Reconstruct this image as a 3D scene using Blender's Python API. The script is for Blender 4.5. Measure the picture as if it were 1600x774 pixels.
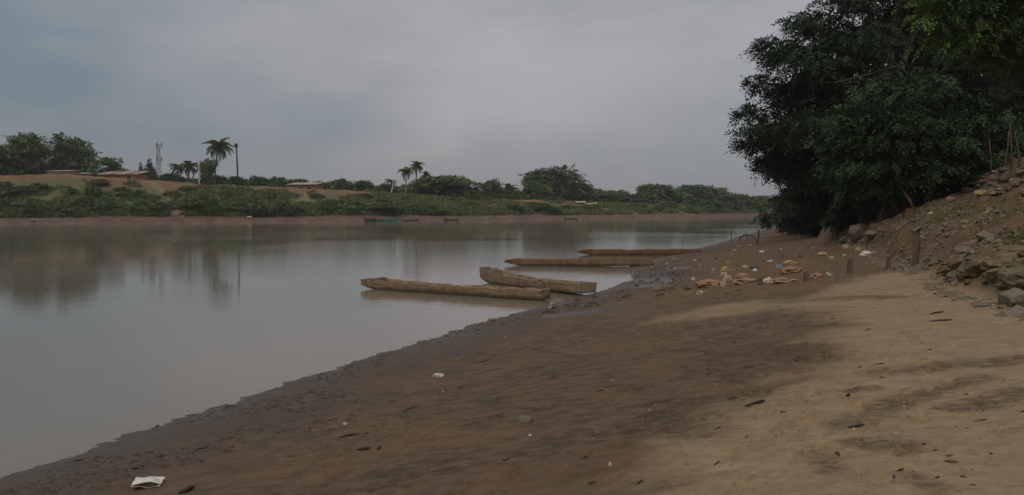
import bpy, math, random
import numpy as np
from mathutils import Vector, Matrix, noise as mnoise

for o in list(bpy.data.objects):
    bpy.data.objects.remove(o)
SC = bpy.context.scene
COL = SC.collection
R = math.radians
rng = np.random.default_rng(7)
random.seed(7)

# ------------------------------------------------------------------ camera
EYE = 2.6
FPX = 1256.0                       # focal length in photograph pixels (1600 wide)
PITCH = math.atan(62.0 / FPX)
cam = bpy.data.cameras.new('camera')
cam.sensor_width = 36.0
cam.lens = 36.0 * FPX / 1600.0
cam.clip_end = 12000.0
cam.clip_start = 0.05
camo = bpy.data.objects.new('camera', cam)
COL.objects.link(camo)
camo.location = (0, 0, EYE)
camo.rotation_euler = (math.pi / 2 - PITCH, 0, 0)
SC.camera = camo

# ------------------------------------------------------------------ light
HAZE = 0.00034
SKYSEED = 0.3
SUN_EL, SUN_AZ = R(52), R(215)      # azimuth clockwise from +Y
SC.view_settings.view_transform = 'Standard'
SC.view_settings.look = 'None'
SC.view_settings.gamma = 1.0
SC.view_settings.exposure = 0.14
SC.view_settings.use_curve_mapping = False
sun = bpy.data.lights.new('sun', 'SUN')
sun.energy = 1.0
sun.angle = R(40)
sun.color = (1.0, 0.82, 0.64)
suno = bpy.data.objects.new('sun', sun)
COL.objects.link(suno)
sd = Vector((math.sin(SUN_AZ) * math.cos(SUN_EL), math.cos(SUN_AZ) * math.cos(SUN_EL), math.sin(SUN_EL)))
suno.rotation_euler = sd.to_track_quat('Z', 'Y').to_euler()
suno.location = (0, 0, 60)


class NT:
    """small node-tree writer"""
    def __init__(s, tree):
        s.t = tree
        s.n = tree.nodes
        s.l = tree.links
    def node(s, typ, inp=None, **kw):
        n = s.n.new(typ)
        for k, v in kw.items():
            setattr(n, k, v)
        for k, v in (inp or {}).items():
            if isinstance(v, bpy.types.NodeSocket):
                s.l.new(v, n.inputs[k])
            else:
                n.inputs[k].default_value = v
        return n
    def math(s, op, a, b=0.0, c=0.0, clamp=False):
        n = s.node('ShaderNodeMath', {0: a, 1: b, 2: c}, operation=op)
        n.use_clamp = clamp
        return n.outputs[0]
    def mix(s, f, a, b):
        n = s.n.new('ShaderNodeMix')
        n.data_type = 'RGBA'
        for sock, v in ((n.inputs[0], f), (n.inputs[6], a), (n.inputs[7], b)):
            if isinstance(v, bpy.types.NodeSocket):
                s.l.new(v, sock)
            else:
                sock.default_value = v if not isinstance(v, tuple) else (*v[:3], 1)
        return n.outputs[2]
    def ramp(s, f, stops):
        n = s.n.new('ShaderNodeValToRGB')
        s.l.new(f, n.inputs[0])
        el = n.color_ramp.elements
        while len(el) < len(stops):
            el.new(0.5)
        for e, (p, c) in zip(el, stops):
            e.position = p
            e.color = (*c, 1) if isinstance(c, tuple) else (c, c, c, 1)
        return n.outputs[0]
    def noise(s, vec, scale, detail=4, rough=0.55, dist=0.0):
        return s.node('ShaderNodeTexNoise', {'Vector': vec, 'Scale': scale, 'Detail': detail,
                                             'Roughness': rough, 'Distortion': dist}).outputs[0]
    def sep(s, v):
        return s.node('ShaderNodeSeparateXYZ', {0: v}).outputs
    def comb(s, x, y, z=0.0):
        return s.node('ShaderNodeCombineXYZ', {0: x, 1: y, 2: z}).outputs[0]
    def scale(s, v, sx, sy, sz, rz=0.0):
        return s.node('ShaderNodeMapping', {'Vector': v, 'Scale': (sx, sy, sz), 'Rotation': (0, 0, rz)}).outputs[0]


# ---- overcast sky: Nishita behind a procedural cloud deck projected on a plane overhead
W = bpy.data.worlds.new('World')
SC.world = W
W.use_nodes = True
W.node_tree.nodes.clear()
t = NT(W.node_tree)
gen = t.node('ShaderNodeTexCoord').outputs['Generated']
sx, sy, sz = t.sep(gen)
zz = t.math('MAXIMUM', sz, 0.0)
den = t.math('ADD', zz, 0.55)
pl = t.comb(t.math('DIVIDE', sx, den), t.math('DIVIDE', sy, den), t.math('MULTIPLY_ADD', sz, 2.2, SKYSEED))
big = t.noise(pl, 1.15, 2, 0.45, 0.2)
mid = t.noise(pl, 3.0, 5, 0.52, 0.35)
fin = t.noise(t.scale(pl, 1.0, 1.0, 2.2), 7.0, 4, 0.5, 0.2)
cl = t.math('ADD', t.math('MULTIPLY', big, 0.58), t.math('MULTIPLY', mid, 0.34))
cl = t.math('ADD', cl, t.math('MULTIPLY', sx, 0.15))
cl = t.math('ADD', cl, t.math('MULTIPLY', fin, 0.08))
cloud = t.ramp(cl, [(0.38, (1.40, 1.76, 2.02)), (0.47, (1.86, 2.12, 2.36)), (0.54, (2.30, 2.38, 2.54)), (0.64, (2.85, 2.82, 2.94))])
# thinner, paler stretch of the deck, ahead
dv = t.node('ShaderNodeVectorMath', {0: gen, 1: (-0.02, 0.988, 0.105)}, operation='DOT_PRODUCT').outputs['Value']
brk = t.math('POWER', t.math('MAXIMUM', dv, 0.0), 55.0)
brk = t.math('MULTIPLY', brk, t.math('MULTIPLY_ADD', mid, 2.2, -0.45), clamp=True)
cloud = t.mix(brk, cloud, (3.70, 3.34, 3.48))
low = t.ramp(zz, [(0.02, 0.6), (0.11, 0.0)])
cloud = t.mix(low, cloud, (2.42, 2.36, 2.52))
# overcast decks brighten towards the zenith
gain = t.math('MULTIPLY_ADD', t.math('SMOOTH_MIN', zz, 0.9, 0.1), 1.15, 0.98)
cloudg = t.node('ShaderNodeVectorMath', {0: cloud}, operation='SCALE')
t.l.new(gain, cloudg.inputs['Scale'])
sky = t.node('ShaderNodeTexSky', sky_type='NISHITA')
sky.sun_disc = False
sky.sun_elevation = SUN_EL
sky.sun_rotation = SUN_AZ
mixed = t.mix(0.94, sky.outputs[0], cloudg.outputs[0])
bg = t.node('ShaderNodeBackground', {'Color': mixed, 'Strength': 0.1})
t.l.new(bg.outputs[0], t.node('ShaderNodeOutputWorld').inputs[0])

# ------------------------------------------------------------------ noise for geometry
_T = {}
def vnoise(x, y, seed=0):
    if seed not in _T:
        _T[seed] = np.random.default_rng(seed + 100).random((256, 256))
    T = _T[seed]
    x = np.asarray(x, float); y = np.asarray(y, float)
    xi = np.floor(x).astype(int); yi = np.floor(y).astype(int)
    fx = x - xi; fy = y - yi
    fx = fx * fx * (3 - 2 * fx); fy = fy * fy * (3 - 2 * fy)
    a = T[xi & 255, yi & 255]; b = T[(xi + 1) & 255, yi & 255]
    c = T[xi & 255, (yi + 1) & 255]; d = T[(xi + 1) & 255, (yi + 1) & 255]
    return (a * (1 - fx) + b * fx) * (1 - fy) + (c * (1 - fx) + d * fx) * fy
def fbm(x, y, sc, seed=0, oct=4, gain=0.5):
    v = 0; a = 1; tot = 0
    for i in range(oct):
        v = v + a * (vnoise(x * sc, y * sc, seed + i) - 0.5)
        tot += a; a *= gain; sc *= 2.03
    return 2 * v / tot                     # about -1..1
def sstep(a, b, x):
    t_ = np.clip((np.asarray(x, float) - a) / (b - a), 0, 1)
    return t_ * t_ * (3 - 2 * t_)

# ------------------------------------------------------------------ survey helpers
CP, SP = math.cos(PITCH), math.sin(PITCH)
def sight(px, py):
    u = (px - 800) / FPX; v = (387 - py) / FPX
    return Vector((u, CP + v * SP, -SP + v * CP))
def at(px, py, Y):
    d = sight(px, py)
    return Vector((0, 0, EYE)) + d * (Y / d.y)
def at_z(px, py, z=0.0):
    d = sight(px, py)
    return Vector((0, 0, EYE)) + d * ((z - EYE) / d.z)

# near waterline: where the water meets the mud
_sh = [(0, 748), (330, 640), (500, 582), (640, 540), (735, 508), (830, 484), (905, 464), (940, 455), (985, 440), (990, 428), (985, 416),
       (1025, 405), (1068, 394), (1130, 378), (1195, 358)]
_shw = [at_z(*p) for p in _sh]
SHY = [-300, -40] + [p.y for p in _shw] + [165, 260, 420, 900, 4000]
SHX = [-130, -22] + [p.x for p in _shw] + [62, 118, 240, 760, 3800]
_yy = np.linspace(-300, 4000, 86001)
_s0 = np.interp(_yy, SHY, SHX)
_k = np.hanning(41); _k /= _k.sum()
_s1 = np.convolve(np.pad(_s0, 20, mode='edge'), _k, 'valid')
def S(y):
    return np.interp(y, _yy, _s1)
def toe(y):
    return np.interp(y, [-40, 0, 10.8, 13.6, 18.8, 22.6, 35, 54, 90, 140, 4000], [12, 11.5, 10.7, 10.2, 9.9, 8.9, 8.7, 7.5, 3.0, 3.0, 3.0])

def H(x, y, fine=True):
    """height of the near bank"""
    x = np.asarray(x, float); y = np.asarray(y, float)
    d = x - S(y)
    d = d + 0.16 * fbm(x, y, 0.5, 11, 3) * sstep(40, 10, y) + 0.35 * fbm(x, y, 0.12, 15, 2) * sstep(2, 6, d)
    z = np.interp(d, [-80, -10, -2, 0, 2, 4, 8, 10.5, 20, 400], [-5, -1.3, -0.24, 0.0, 0.19, 0.44, 1.0, 1.27, 1.45, 3.0])
    T0 = toe(y)
    tt = d - T0 + 0.5 * fbm(x, y, 0.6, 21, 3)
    hf = np.interp(y, [-40, 8, 12, 16, 25, 32, 40, 90, 4000], [0.5, 0.35, 0.35, 0.72, 0.8, 0.6, 0.6, 0.8, 0.8])
    face = sstep(0.0, 0.55, tt) * hf
    slope = np.interp(tt, [-1, 0.5, 4.5, 6.5, 12, 400], [0, 0, 1.45, 2.05, 2.35, 6.0])
    ledge = 0.38 * sstep(3.9, 4.25, tt + 0.5 * fbm(x, y, 0.8, 25, 3)) * sstep(12, 20, y)
    z = z + face + slope + ledge
    bank = sstep(-0.3, 0.6, tt)
    z = z + bank * (0.26 * fbm(x, y, 1.0, 31, 5, 0.62) + 0.20 * (0.45 - np.abs(fbm(x, y, 2.6, 35, 4, 0.62))))
    if fine:
        wet = sstep(4.5, 0.6, d) * sstep(-3, -0.3, d)
        z = z + 0.05 * fbm(x, y, 0.45, 41, 3) * sstep(-0.5, 3.5, d)
        z = z + (0.012 + 0.010 * wet) * fbm(x * 0.7 + y * 0.3, y, 3.2, 45, 4, 0.6)
        cl_ = np.abs(fbm(x, y, 7.0, 51, 3, 0.6))
        z = z + (0.006 + 0.012 * wet) * (0.4 - cl_) * sstep(45, 20, y)
        band = sstep(0.25, 0.9, d) * sstep(4.2, 1.6, d) * sstep(60, 30, y)
        z = z + 0.055 * band * np.maximum(0, 0.22 - np.abs(fbm(x, y * 0.8, 2.6, 57, 4, 0.62))) * (0.4 + fbm(x, y, 0.6, 59, 2) + 0.6)
        # long low drag ridges parallel to the bank
        q = d * 2.2 + 0.5 * fbm(x, y, 0.3, 55, 3)
        z = z + 0.016 * (vnoise(q * 1.7, y * 0.25, 61) - 0.5) * sstep(0, 2, d)
    return z
def Hs(x, y):
    return float(H(np.array([x]), np.array([y]))[0])
def gp(px, py):
    """point of the near bank seen along a sight line"""
    d = sight(px, py)
    ys = np.concatenate([np.arange(2.5, 40, 0.02), np.arange(40, 200, 0.1)])
    k = ys / d.y
    xs = d.x * k; zs = EYE + d.z * k
    hit = np.nonzero(zs < np.maximum(H(xs, ys), 0.0))[0]
    i = hit[0] if len(hit) else len(ys) - 1
    return Vector((float(xs[i]), float(ys[i]), max(Hs(xs[i], ys[i]), 0.0)))

# far waterline and bank
_fw = [at_z(*p) for p in [(-500, 352), (0, 349.5), (150, 348.6), (300, 347.5), (450, 346.6), (600, 345.6), (800, 343.6), (1000, 341), (1100, 340), (1195, 338)]]
FWX = [-3000, -700] + [p.x for p in _fw] + [130, 300, 800, 3000]
FWY = [-900, -60] + [p.y for p in _fw] + [312, 440, 700, 1500]
_xx = np.linspace(-3000, 3000, 60001)
_f0 = np.interp(_xx, FWX, FWY)
_k2 = np.hanning(121); _k2 /= _k2.sum()
_f1 = np.convolve(np.pad(_f0, 60, mode='edge'), _k2, 'valid')
def FW(x):
    return np.interp(x, _xx, _f1)
_cr = [(-500, 268), (0, 273), (90, 272), (200, 279), (320, 288), (420, 292), (520, 297), (640, 303), (750, 311), (850, 313), (1000, 319), (1195, 323)]
_crx = []; _crz = []
for px_, py_ in _cr:
    for _ in range(1):
        Y_ = 150.0
        for _i in range(12):
            X_ = (px_ - 800) / FPX * Y_ * 1.0
            Y_ = float(FW(X_)) + 24
        p_ = at(px_, py_, Y_)
        _crx.append(p_.x); _crz.append(p_.z)
_crx = [-3000] + _crx + [3000]; _crz = [8.5] + _crz + [4.0]
def G(x, y, fine=True):
    """height of the far bank"""
    x = np.asarray(x, float); y = np.asarray(y, float)
    e = y - FW(x)
    e = e + 1.2 * fbm(x, y, 0.06, 71, 3) * sstep(0, 6, e) + 0.4 * fbm(x, y, 0.3, 75, 2)
    c = np.interp(x, _crx, _crz)
    lo = np.interp(e, [-60, 0, 1.5, 4, 6, 8], [-5, 0, 0.45, 0.8, 1.1, 1.5])
    up = np.interp(e, [5, 12, 20, 23.5, 26, 80, 4000], [0, 0.37, 0.80, 0.97, 1.0, 1.03, 1.05])
    z = lo + (c - 1.5) * up + sstep(60, 1500, e) * 3 - sstep(26, 33, e) * np.clip(0.28 * c, 0.6, 2.2)
    z = z + sstep(6, 14, e) * (0.35 * fbm(x, y, 0.25, 81, 4))
    if fine:
        z = z + 0.1 * fbm(x, y, 0.8, 85, 3) * sstep(0.5, 3, e)
    return z
def Gs(x, y):
    return float(G(np.array([x]), np.array([y]))[0])
def fp(px, e):
    """point of the far bank at image column px, e metres behind its waterline"""
    Y = 160.0
    for _ in range(25):
        X = (px - 800) / FPX * Y
        Y = float(FW(X)) + e
    return Vector((X, Y, Gs(X, Y)))

# ------------------------------------------------------------------ scene helpers
def tag(o, label=None, cat=None, group=None, kind=None):
    if label: o['label'] = label
    if cat: o['category'] = cat
    if group: o['group'] = group
    if kind: o['kind'] = kind
    return o
def empty(name, loc=(0, 0, 0), rz=0.0, sc=1.0):
    o = bpy.data.objects.new(name, None)
    o.empty_display_size = 0.2
    COL.objects.link(o)
    o.location = loc
    o.rotation_euler = (0, 0, rz)
    o.scale = (sc, sc, sc) if not hasattr(sc, '__len__') else sc
    return o
def link(name, me, mat, parent=None, loc=None, rot=None):
    if mat and not me.materials:
        me.materials.append(mat)
    o = bpy.data.objects.new(name, me)
    COL.objects.link(o)
    if parent: o.parent = parent
    if loc is not None: o.location = loc
    if rot is not None: o.rotation_euler = rot
    return o
def mesh(name, V, F, smooth=False):
    me = bpy.data.meshes.new(name)
    me.from_pydata([tuple(v) for v in V], [], [tuple(f) for f in F])
    if smooth:
        me.shade_smooth()
    me.update()
    return me
def qmesh(name, V, Q, smooth=False, attrs=None, k=4):
    """fast mesh of n-gons of equal size from arrays"""
    V = np.asarray(V, np.float32).reshape(-1, 3); Q = np.asarray(Q, np.int32).reshape(-1, k)
    me = bpy.data.meshes.new(name)
    me.vertices.add(len(V)); me.vertices.foreach_set('co', V.ravel())
    me.loops.add(Q.size); me.loops.foreach_set('vertex_index', Q.ravel())
    me.polygons.add(len(Q))
    me.polygons.foreach_set('loop_start', np.arange(0, Q.size, k, dtype=np.int32))
    me.polygons.foreach_set('use_smooth', np.full(len(Q), smooth))
    me.update(calc_edges=True)
    for nm, a in (attrs or {}).items():
        at_ = me.attributes.new(nm, 'FLOAT', 'POINT')
        at_.data.foreach_set('value', np.asarray(a, np.float32).ravel())
    return me
def copy_tree(o, parent=None):
    c = o.copy()
    COL.objects.link(c)
    c.parent = parent
    for ch in list(o.children):
        copy_tree(ch, c)
    return c
class MB:
    def __init__(s):
        s.v = []; s.f = []
    def add(s, V, F):
        b = len(s.v)
        s.v += [tuple(v) for v in V]
        s.f += [tuple(i + b for i in f) for f in F]
        return s
    def box(s, c, d, M=None):
        x, y, z = c; a, b, e = d[0] / 2, d[1] / 2, d[2] / 2
        V = [Vector((x + i * a, y + j * b, z + k * e)) for k in (-1, 1) for j in (-1, 1) for i in (-1, 1)]
        if M is not None: V = [M @ v for v in V]
        return s.add(V, [(0, 2, 3, 1), (4, 5, 7, 6), (0, 1, 5, 4), (2, 6, 7, 3), (0, 4, 6, 2), (1, 3, 7, 5)])
    def tube(s, P, Rr, n=7, cap=True, jit=0.0):
        P = [Vector(p) for p in P]
        V = []; F = []
        u = None
        for i, p in enumerate(P):
            tg = (P[min(i + 1, len(P) - 1)] - P[max(i - 1, 0)]).normalized()
            if u is None:
                u = tg.cross(Vector((0.31, 0.9, 0.2)))
                if u.length < 1e-3: u = tg.cross(Vector((1, 0, 0)))
            u = (u - tg * u.dot(tg)).normalized()
            w = tg.cross(u)
            r = Rr[i] if hasattr(Rr, '__len__') else Rr
            for k in range(n):
                a = 2 * math.pi * k / n
                rr = r * (1 + (random.uniform(-jit, jit) if jit else 0))
                V.append(p + (u * math.cos(a) + w * math.sin(a)) * rr)
        for i in range(len(P) - 1):
            for k in range(n):
                k2 = (k + 1) % n
                F.append((i * n + k, i * n + k2, (i + 1) * n + k2, (i + 1) * n + k))
        if cap:
            F.append(tuple(range(n - 1, -1, -1)))
            F.append(tuple((len(P) - 1) * n + k for k in range(n)))
        return s.add(V, F)
    def obj(s, name, mat, parent=None, smooth=False, loc=None, rot=None):
        return link(name, mesh(name, s.v, s.f, smooth), mat, parent, loc, rot)

# ------------------------------------------------------------------ materials
def material(name):
    m = bpy.data.materials.new(name)
    m.use_nodes = True
    m.node_tree.nodes.clear()
    t = NT(m.node_tree)
    out = t.node('ShaderNodeOutputMaterial')
    b = t.node('ShaderNodeBsdfPrincipled')
    t.l.new(b.outputs[0], out.inputs[0])
    return m, t, b
def plain(name, c1, c2=None, rough=0.8, scale=3.0, bump=0.0, bscale=None, stretch=(1, 1, 1), spec=0.3, dirt=None):
    """two-tone noisy surface with fine relief"""
    m, t, b = material(name)
    co = t.node('ShaderNodeTexCoord').outputs['Object']
    co = t.scale(co, *stretch)
    c2 = c2 or tuple(0.6 * v for v in c1)
    f = t.ramp(t.noise(co, scale, 5, 0.6), [(0.32, 0.0), (0.68, 1.0)])
    col = t.mix(f, c2, c1)
    if dirt:
        g = t.ramp(t.noise(co, scale * 0.37, 4, 0.6), [(0.5, 0.0), (0.66, 1.0)])
        col = t.mix(t.math('MULTIPLY', g, 0.8), col, dirt)
    t.l.new(col, b.inputs['Base Color'])
    b.inputs['Roughness'].default_value = rough
    b.inputs['Specular IOR Level'].default_value = spec
    if bump:
        n = t.noise(co, bscale or scale * 6, 4, 0.6)
        bp = t.node('ShaderNodeBump', {'Height': n, 'Strength': 0.7, 'Distance': bump})
        t.l.new(bp.outputs[0], b.inputs['Normal'])
    return m
def leafmat(name, dark, light, scale=0.5, rough=0.65):
    m, t, b = material(name)
    geo = t.node('ShaderNodeNewGeometry')
    isl = geo.outputs['Random Per Island']
    n = t.noise(geo.outputs['Position'], scale, 2, 0.5)
    f = t.math('ADD', t.math('MULTIPLY', isl, 0.55), t.math('MULTIPLY_ADD', n, 1.3, -0.4), clamp=True)
    t.l.new(t.mix(f, dark, light), b.inputs['Base Color'])
    b.inputs['Roughness'].default_value = rough
    b.inputs['Specular IOR Level'].default_value = 0.25
    return m

def ground_material():
    m, t, b = material('river_bank_earth')
    geo = t.node('ShaderNodeNewGeometry')
    pos = geo.outputs['Position']
    px, py, pz = t.sep(pos)
    A = lambda n: t.node('ShaderNodeAttribute', attribute_name=n).outputs['Fac']
    sand, red, green, damp = A('sand'), A('red'), A('green'), A('damp')
    n1 = t.noise(pos, 0.9, 6, 0.62, 0.4)
    n2 = t.noise(t.scale(pos, 0.85, 1.5, 1, R(-18)), 4.6, 7, 0.68, 0.2)
    n3 = t.noise(pos, 17.0, 5, 0.65)
    n4 = t.noise(pos, 70.0, 3, 0.6)
    f2 = t.ramp(n2, [(0.38, 0.0), (0.60, 1.0)])
    n5 = t.noise(t.scale(pos, 0.8, 1.3, 1, R(-25)), 10.0, 7, 0.72, 0.2)
    mud = t.mix(f2, (0.078, 0.056, 0.039), (0.164, 0.114, 0.074))
    mud = t.mix(t.math('MULTIPLY', t.ramp(n5, [(0.50, 0.0), (0.66, 1.0)]), 0.6), mud, (0.190, 0.132, 0.084))
    mud = t.mix(t.math('MULTIPLY', t.ramp(n5, [(0.33, 1.0), (0.44, 0.0)]), 0.7), mud, (0.050, 0.039, 0.030))
    mud = t.mix(t.math('MULTIPLY', t.ramp(n1, [(0.45, 0.0), (0.63, 1.0)]), 0.55), mud, (0.205, 0.122, 0.070))
    sandc = t.mix(t.ramp(n2, [(0.35, 0.0), (0.65, 1.0)]), (0.295, 0.205, 0.120), (0.385, 0.276, 0.168))
    sandc = t.mix(t.math('MULTIPLY', t.ramp(n1, [(0.5, 0.0), (0.7, 1.0)]), 0.5), sandc, (0.235, 0.170, 0.108))
    sandc = t.mix(t.math('MULTIPLY', t.ramp(n5, [(0.34, 1.0), (0.48, 0.0)]), 0.5), sandc, (0.185, 0.135, 0.088))
    redc = t.mix(f2, (0.118, 0.074, 0.046), (0.222, 0.140, 0.082))
    col = t.mix(red, mud, redc)
    col = t.mix(sand, col, sandc)
    col = t.mix(t.math('MULTIPLY', t.math('MULTIPLY', damp, t.ramp(n5, [(0.44, 1.0), (0.66, 0.2)])), 0.85), col, (0.110, 0.078, 0.048))
    gcol = t.mix(n3, (0.05, 0.062, 0.022), (0.13, 0.115, 0.055))
    col = t.mix(t.math('MULTIPLY', green, t.ramp(n3, [(0.38, 0.0), (0.6, 1.0)])), col, gcol)
    # fine speckle: dark crumbs and pale grains
    sp = t.ramp(n3, [(0.30, 0.0), (0.42, 1.0)])
    col = t.mix(t.math('MULTIPLY', t.math('SUBTRACT', 1.0, sp), 0.45), col, (0.05, 0.038, 0.028))
    sp2 = t.ramp(n4, [(0.62, 0.0), (0.75, 1.0)])
    col = t.mix(t.math('MULTIPLY', sp2, 0.30), col, (0.36, 0.29, 0.21))
    # wet margin: mud soaked near the water level
    wl = t.math('ADD', pz, t.math('MULTIPLY_ADD', n1, 0.42, -0.21))
    wl = t.math('ADD', wl, t.math('MULTIPLY_ADD', n2, 0.30, -0.15))
    wl = t.math('SUBTRACT', wl, t.math('MULTIPLY', A('puddle'), 0.28))
    wet = t.ramp(wl, [(0.06, 1.0), (0.36, 0.0)])
    col = t.mix(t.math('MULTIPLY', wet, 0.7), col, (0.066, 0.050, 0.037))
    t.l.new(col, b.inputs['Base Color'])
    film = t.ramp(t.math('ADD', wl, t.math('MULTIPLY_ADD', n5, 0.9, -0.42)), [(0.0, 1.0), (0.16, 0.0)])
    t.l.new(t.math('MULTIPLY_ADD', film, -0.46, 0.88), b.inputs['Roughness'])
    t.l.new(t.math('MULTIPLY_ADD', wet, 0.35, 0.12), b.inputs['Specular IOR Level'])
    hgt = t.math('ADD', t.math('MULTIPLY', n3, 0.6), t.math('MULTIPLY', n4, 0.25))
    hgt = t.math('ADD', hgt, t.math('MULTIPLY', n2, 0.8))
    bp = t.node('ShaderNodeBump', {'Height': hgt, 'Strength': 0.9, 'Distance': 0.05})
    t.l.new(bp.outputs[0], b.inputs['Normal'])
    return m

def farbank_material():
    m, t, b = material('far_bank_earth')
    pos = t.node('ShaderNodeNewGeometry').outputs['Position']
    A = lambda n: t.node('ShaderNodeAttribute', attribute_name=n).outputs['Fac']
    mudf, green, path = A('mud'), A('green'), A('path')
    n1 = t.noise(pos, 0.14, 5, 0.6, 0.4)
    n2 = t.noise(t.scale(pos, 0.5, 1, 2.5), 0.8, 5, 0.65)
    earth = t.mix(t.ramp(n2, [(0.35, 0.0), (0.65, 1.0)]), (0.120, 0.068, 0.036), (0.230, 0.130, 0.066))
    gr = t.mix(t.ramp(t.noise(pos, 2.2, 4, 0.7), [(0.35, 0.0), (0.65, 1.0)]), (0.045, 0.062, 0.020), (0.150, 0.138, 0.052))
    gf = t.math('MULTIPLY', green, t.ramp(t.math('ADD', n1, t.math('MULTIPLY_ADD', n2, 0.5, -0.25)), [(0.26, 0.0), (0.42, 1.0)]))
    col = t.mix(gf, earth, gr)
    mc = t.mix(t.ramp(n2, [(0.4, 0.0), (0.62, 1.0)]), (0.080, 0.053, 0.035), (0.165, 0.100, 0.058))
    col = t.mix(mudf, col, mc)
    col = t.mix(path, col, (0.26, 0.18, 0.115))
    t.l.new(col, b.inputs['Base Color'])
    b.inputs['Roughness'].default_value = 0.9
    bp = t.node('ShaderNodeBump', {'Height': n2, 'Strength': 0.8, 'Distance': 0.4})
    t.l.new(bp.outputs[0], b.inputs['Normal'])
    return m

def water_material():
    m, t, b = material('muddy_river_water')
    pos = t.node('ShaderNodeNewGeometry').outputs['Position']
    px, py, pz = t.sep(pos)
    n0 = t.noise(pos, 0.035, 3, 0.5, 0.5)
    b.inputs['Base Color'].default_value = (0.205, 0.170, 0.132, 1)
    b.inputs['IOR'].default_value = 1.333
    b.inputs['Specular IOR Level'].default_value = 0.75
    calm = t.ramp(n0, [(0.42, 0.0), (0.58, 1.0)])
    t.l.new(t.math('MULTIPLY_ADD', calm, 0.02, 0.022), b.inputs['Roughness'])
    r1 = t.noise(t.scale(pos, 1.0, 2.6, 1), 1.1, 3, 0.5, 0.6)
    r2 = t.noise(t.scale(pos, 1.0, 2.8, 1), 5.5, 3, 0.55, 0.5)
    hgt = t.math('ADD', t.math('MULTIPLY', r1, 0.03), t.math('MULTIPLY', r2, 0.007))
    hgt = t.math('MULTIPLY', hgt, t.math('MULTIPLY_ADD', calm, 0.75, 0.35))
    bp = t.node('ShaderNodeBump', {'Height': hgt, 'Strength': 1.0, 'Distance': 0.26})
    t.l.new(bp.outputs[0], b.inputs['Normal'])
    return m

def wood_material(name, c1, c2, c3):
    m, t, b = material(name)
    co = t.node('ShaderNodeTexCoord').outputs['Object']
    geo = t.node('ShaderNodeNewGeometry')
    _, _, wz = t.sep(geo.outputs['Position'])
    g = t.noise(t.scale(co, 0.7, 9, 9), 3.0, 6, 0.65, 0.4)
    k = t.noise(co, 1.6, 4, 0.6)
    col = t.mix(t.ramp(g, [(0.33, 0.0), (0.66, 1.0)]), c2, c1)
    col = t.mix(t.ramp(k, [(0.48, 0.0), (0.7, 1.0)]), col, c3)
    cr = t.ramp(t.noise(t.scale(co, 0.35, 14, 14), 3.3, 3, 0.5), [(0.28, 1.0), (0.36, 0.0)])
    col = t.mix(t.math('MULTIPLY', cr, 0.75), col, (0.045, 0.032, 0.022))
    st = t.noise(t.scale(co, 2.2, 0.6, 0.8), 2.4, 5, 0.7, 0.5)
    col = t.mix(t.math('MULTIPLY', t.ramp(st, [(0.52, 0.0), (0.64, 1.0)]), 0.6), col, (0.085, 0.060, 0.042))
    col = t.mix(t.math('MULTIPLY', t.ramp(st, [(0.34, 1.0), (0.44, 0.0)]), 0.5), col, (0.36, 0.30, 0.225))
    # soaked wood just over the water line
    soak = t.ramp(t.math('ADD', wz, t.math('MULTIPLY_ADD', k, 0.16, -0.08)), [(0.06, 1.0), (0.15, 0.0)])
    col = t.mix(t.math('MULTIPLY', soak, 0.8), col, (0.05, 0.038, 0.028))
    t.l.new(col, b.inputs['Base Color'])
    b.inputs['Roughness'].default_value = 0.85
    b.inputs['Specular IOR Level'].default_value = 0.2
    bp = t.node('ShaderNodeBump', {'Height': g, 'Strength': 0.8, 'Distance': 0.012})
    t.l.new(bp.outputs[0], b.inputs['Normal'])
    return m

M_GROUND = ground_material()
M_FAR = farbank_material()
M_WATER = water_material()
M_BOAT = [wood_material('weathered_canoe_wood', (0.42, 0.295, 0.185), (0.20, 0.132, 0.080), (0.29, 0.215, 0.145)),
          wood_material('grey_canoe_wood', (0.39, 0.290, 0.190), (0.19, 0.138, 0.090), (0.27, 0.205, 0.14)),
          wood_material('brown_canoe_wood', (0.36, 0.245, 0.150), (0.17, 0.112, 0.070), (0.25, 0.175, 0.11)),
          wood_material('red_canoe_wood', (0.34, 0.205, 0.125), (0.17, 0.102, 0.062), (0.25, 0.155, 0.095))]
M_POST = plain('weathered_post', (0.165, 0.118, 0.076), (0.085, 0.060, 0.040), 0.9, 2.0, 0.01, 14, (6, 6, 1))
M_BARK = plain('bark', (0.14, 0.115, 0.085), (0.07, 0.055, 0.04), 0.9, 1.2, 0.05, 5, (4, 4, 1))
M_LIMB = plain('grey_limb_bark', (0.105, 0.090, 0.068), (0.055, 0.047, 0.036), 0.9, 1.2, 0.03, 5)
M_PALEBARK = plain('pale_bark', (0.30, 0.27, 0.22), (0.19, 0.165, 0.13), 0.9, 1.2, 0.02, 5, (1, 1, 5))
M_STONE = plain('bank_stone', (0.25, 0.20, 0.14), (0.14, 0.112, 0.08), 0.9, 3.0, 0.02, 16, dirt=(0.11, 0.105, 0.06))
M_MOSSY = plain('grey_green_stone', (0.245, 0.178, 0.108), (0.125, 0.094, 0.058), 0.9, 3.0, 0.03, 16, dirt=(0.105, 0.105, 0.05))
M_CLOD = plain('mud_clod', (0.105, 0.074, 0.050), (0.055, 0.040, 0.029), 0.8, 4.0, 0.004, 30)
M_WHITE = plain('white_foam', (0.78, 0.75, 0.70), (0.60, 0.55, 0.48), 0.6, 6.0, dirt=(0.42, 0.34, 0.26))
M_BAGW = plain('dirty_white_plastic', (0.66, 0.62, 0.56), (0.40, 0.34, 0.27), 0.55, 7.0, dirt=(0.27, 0.20, 0.14))
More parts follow.
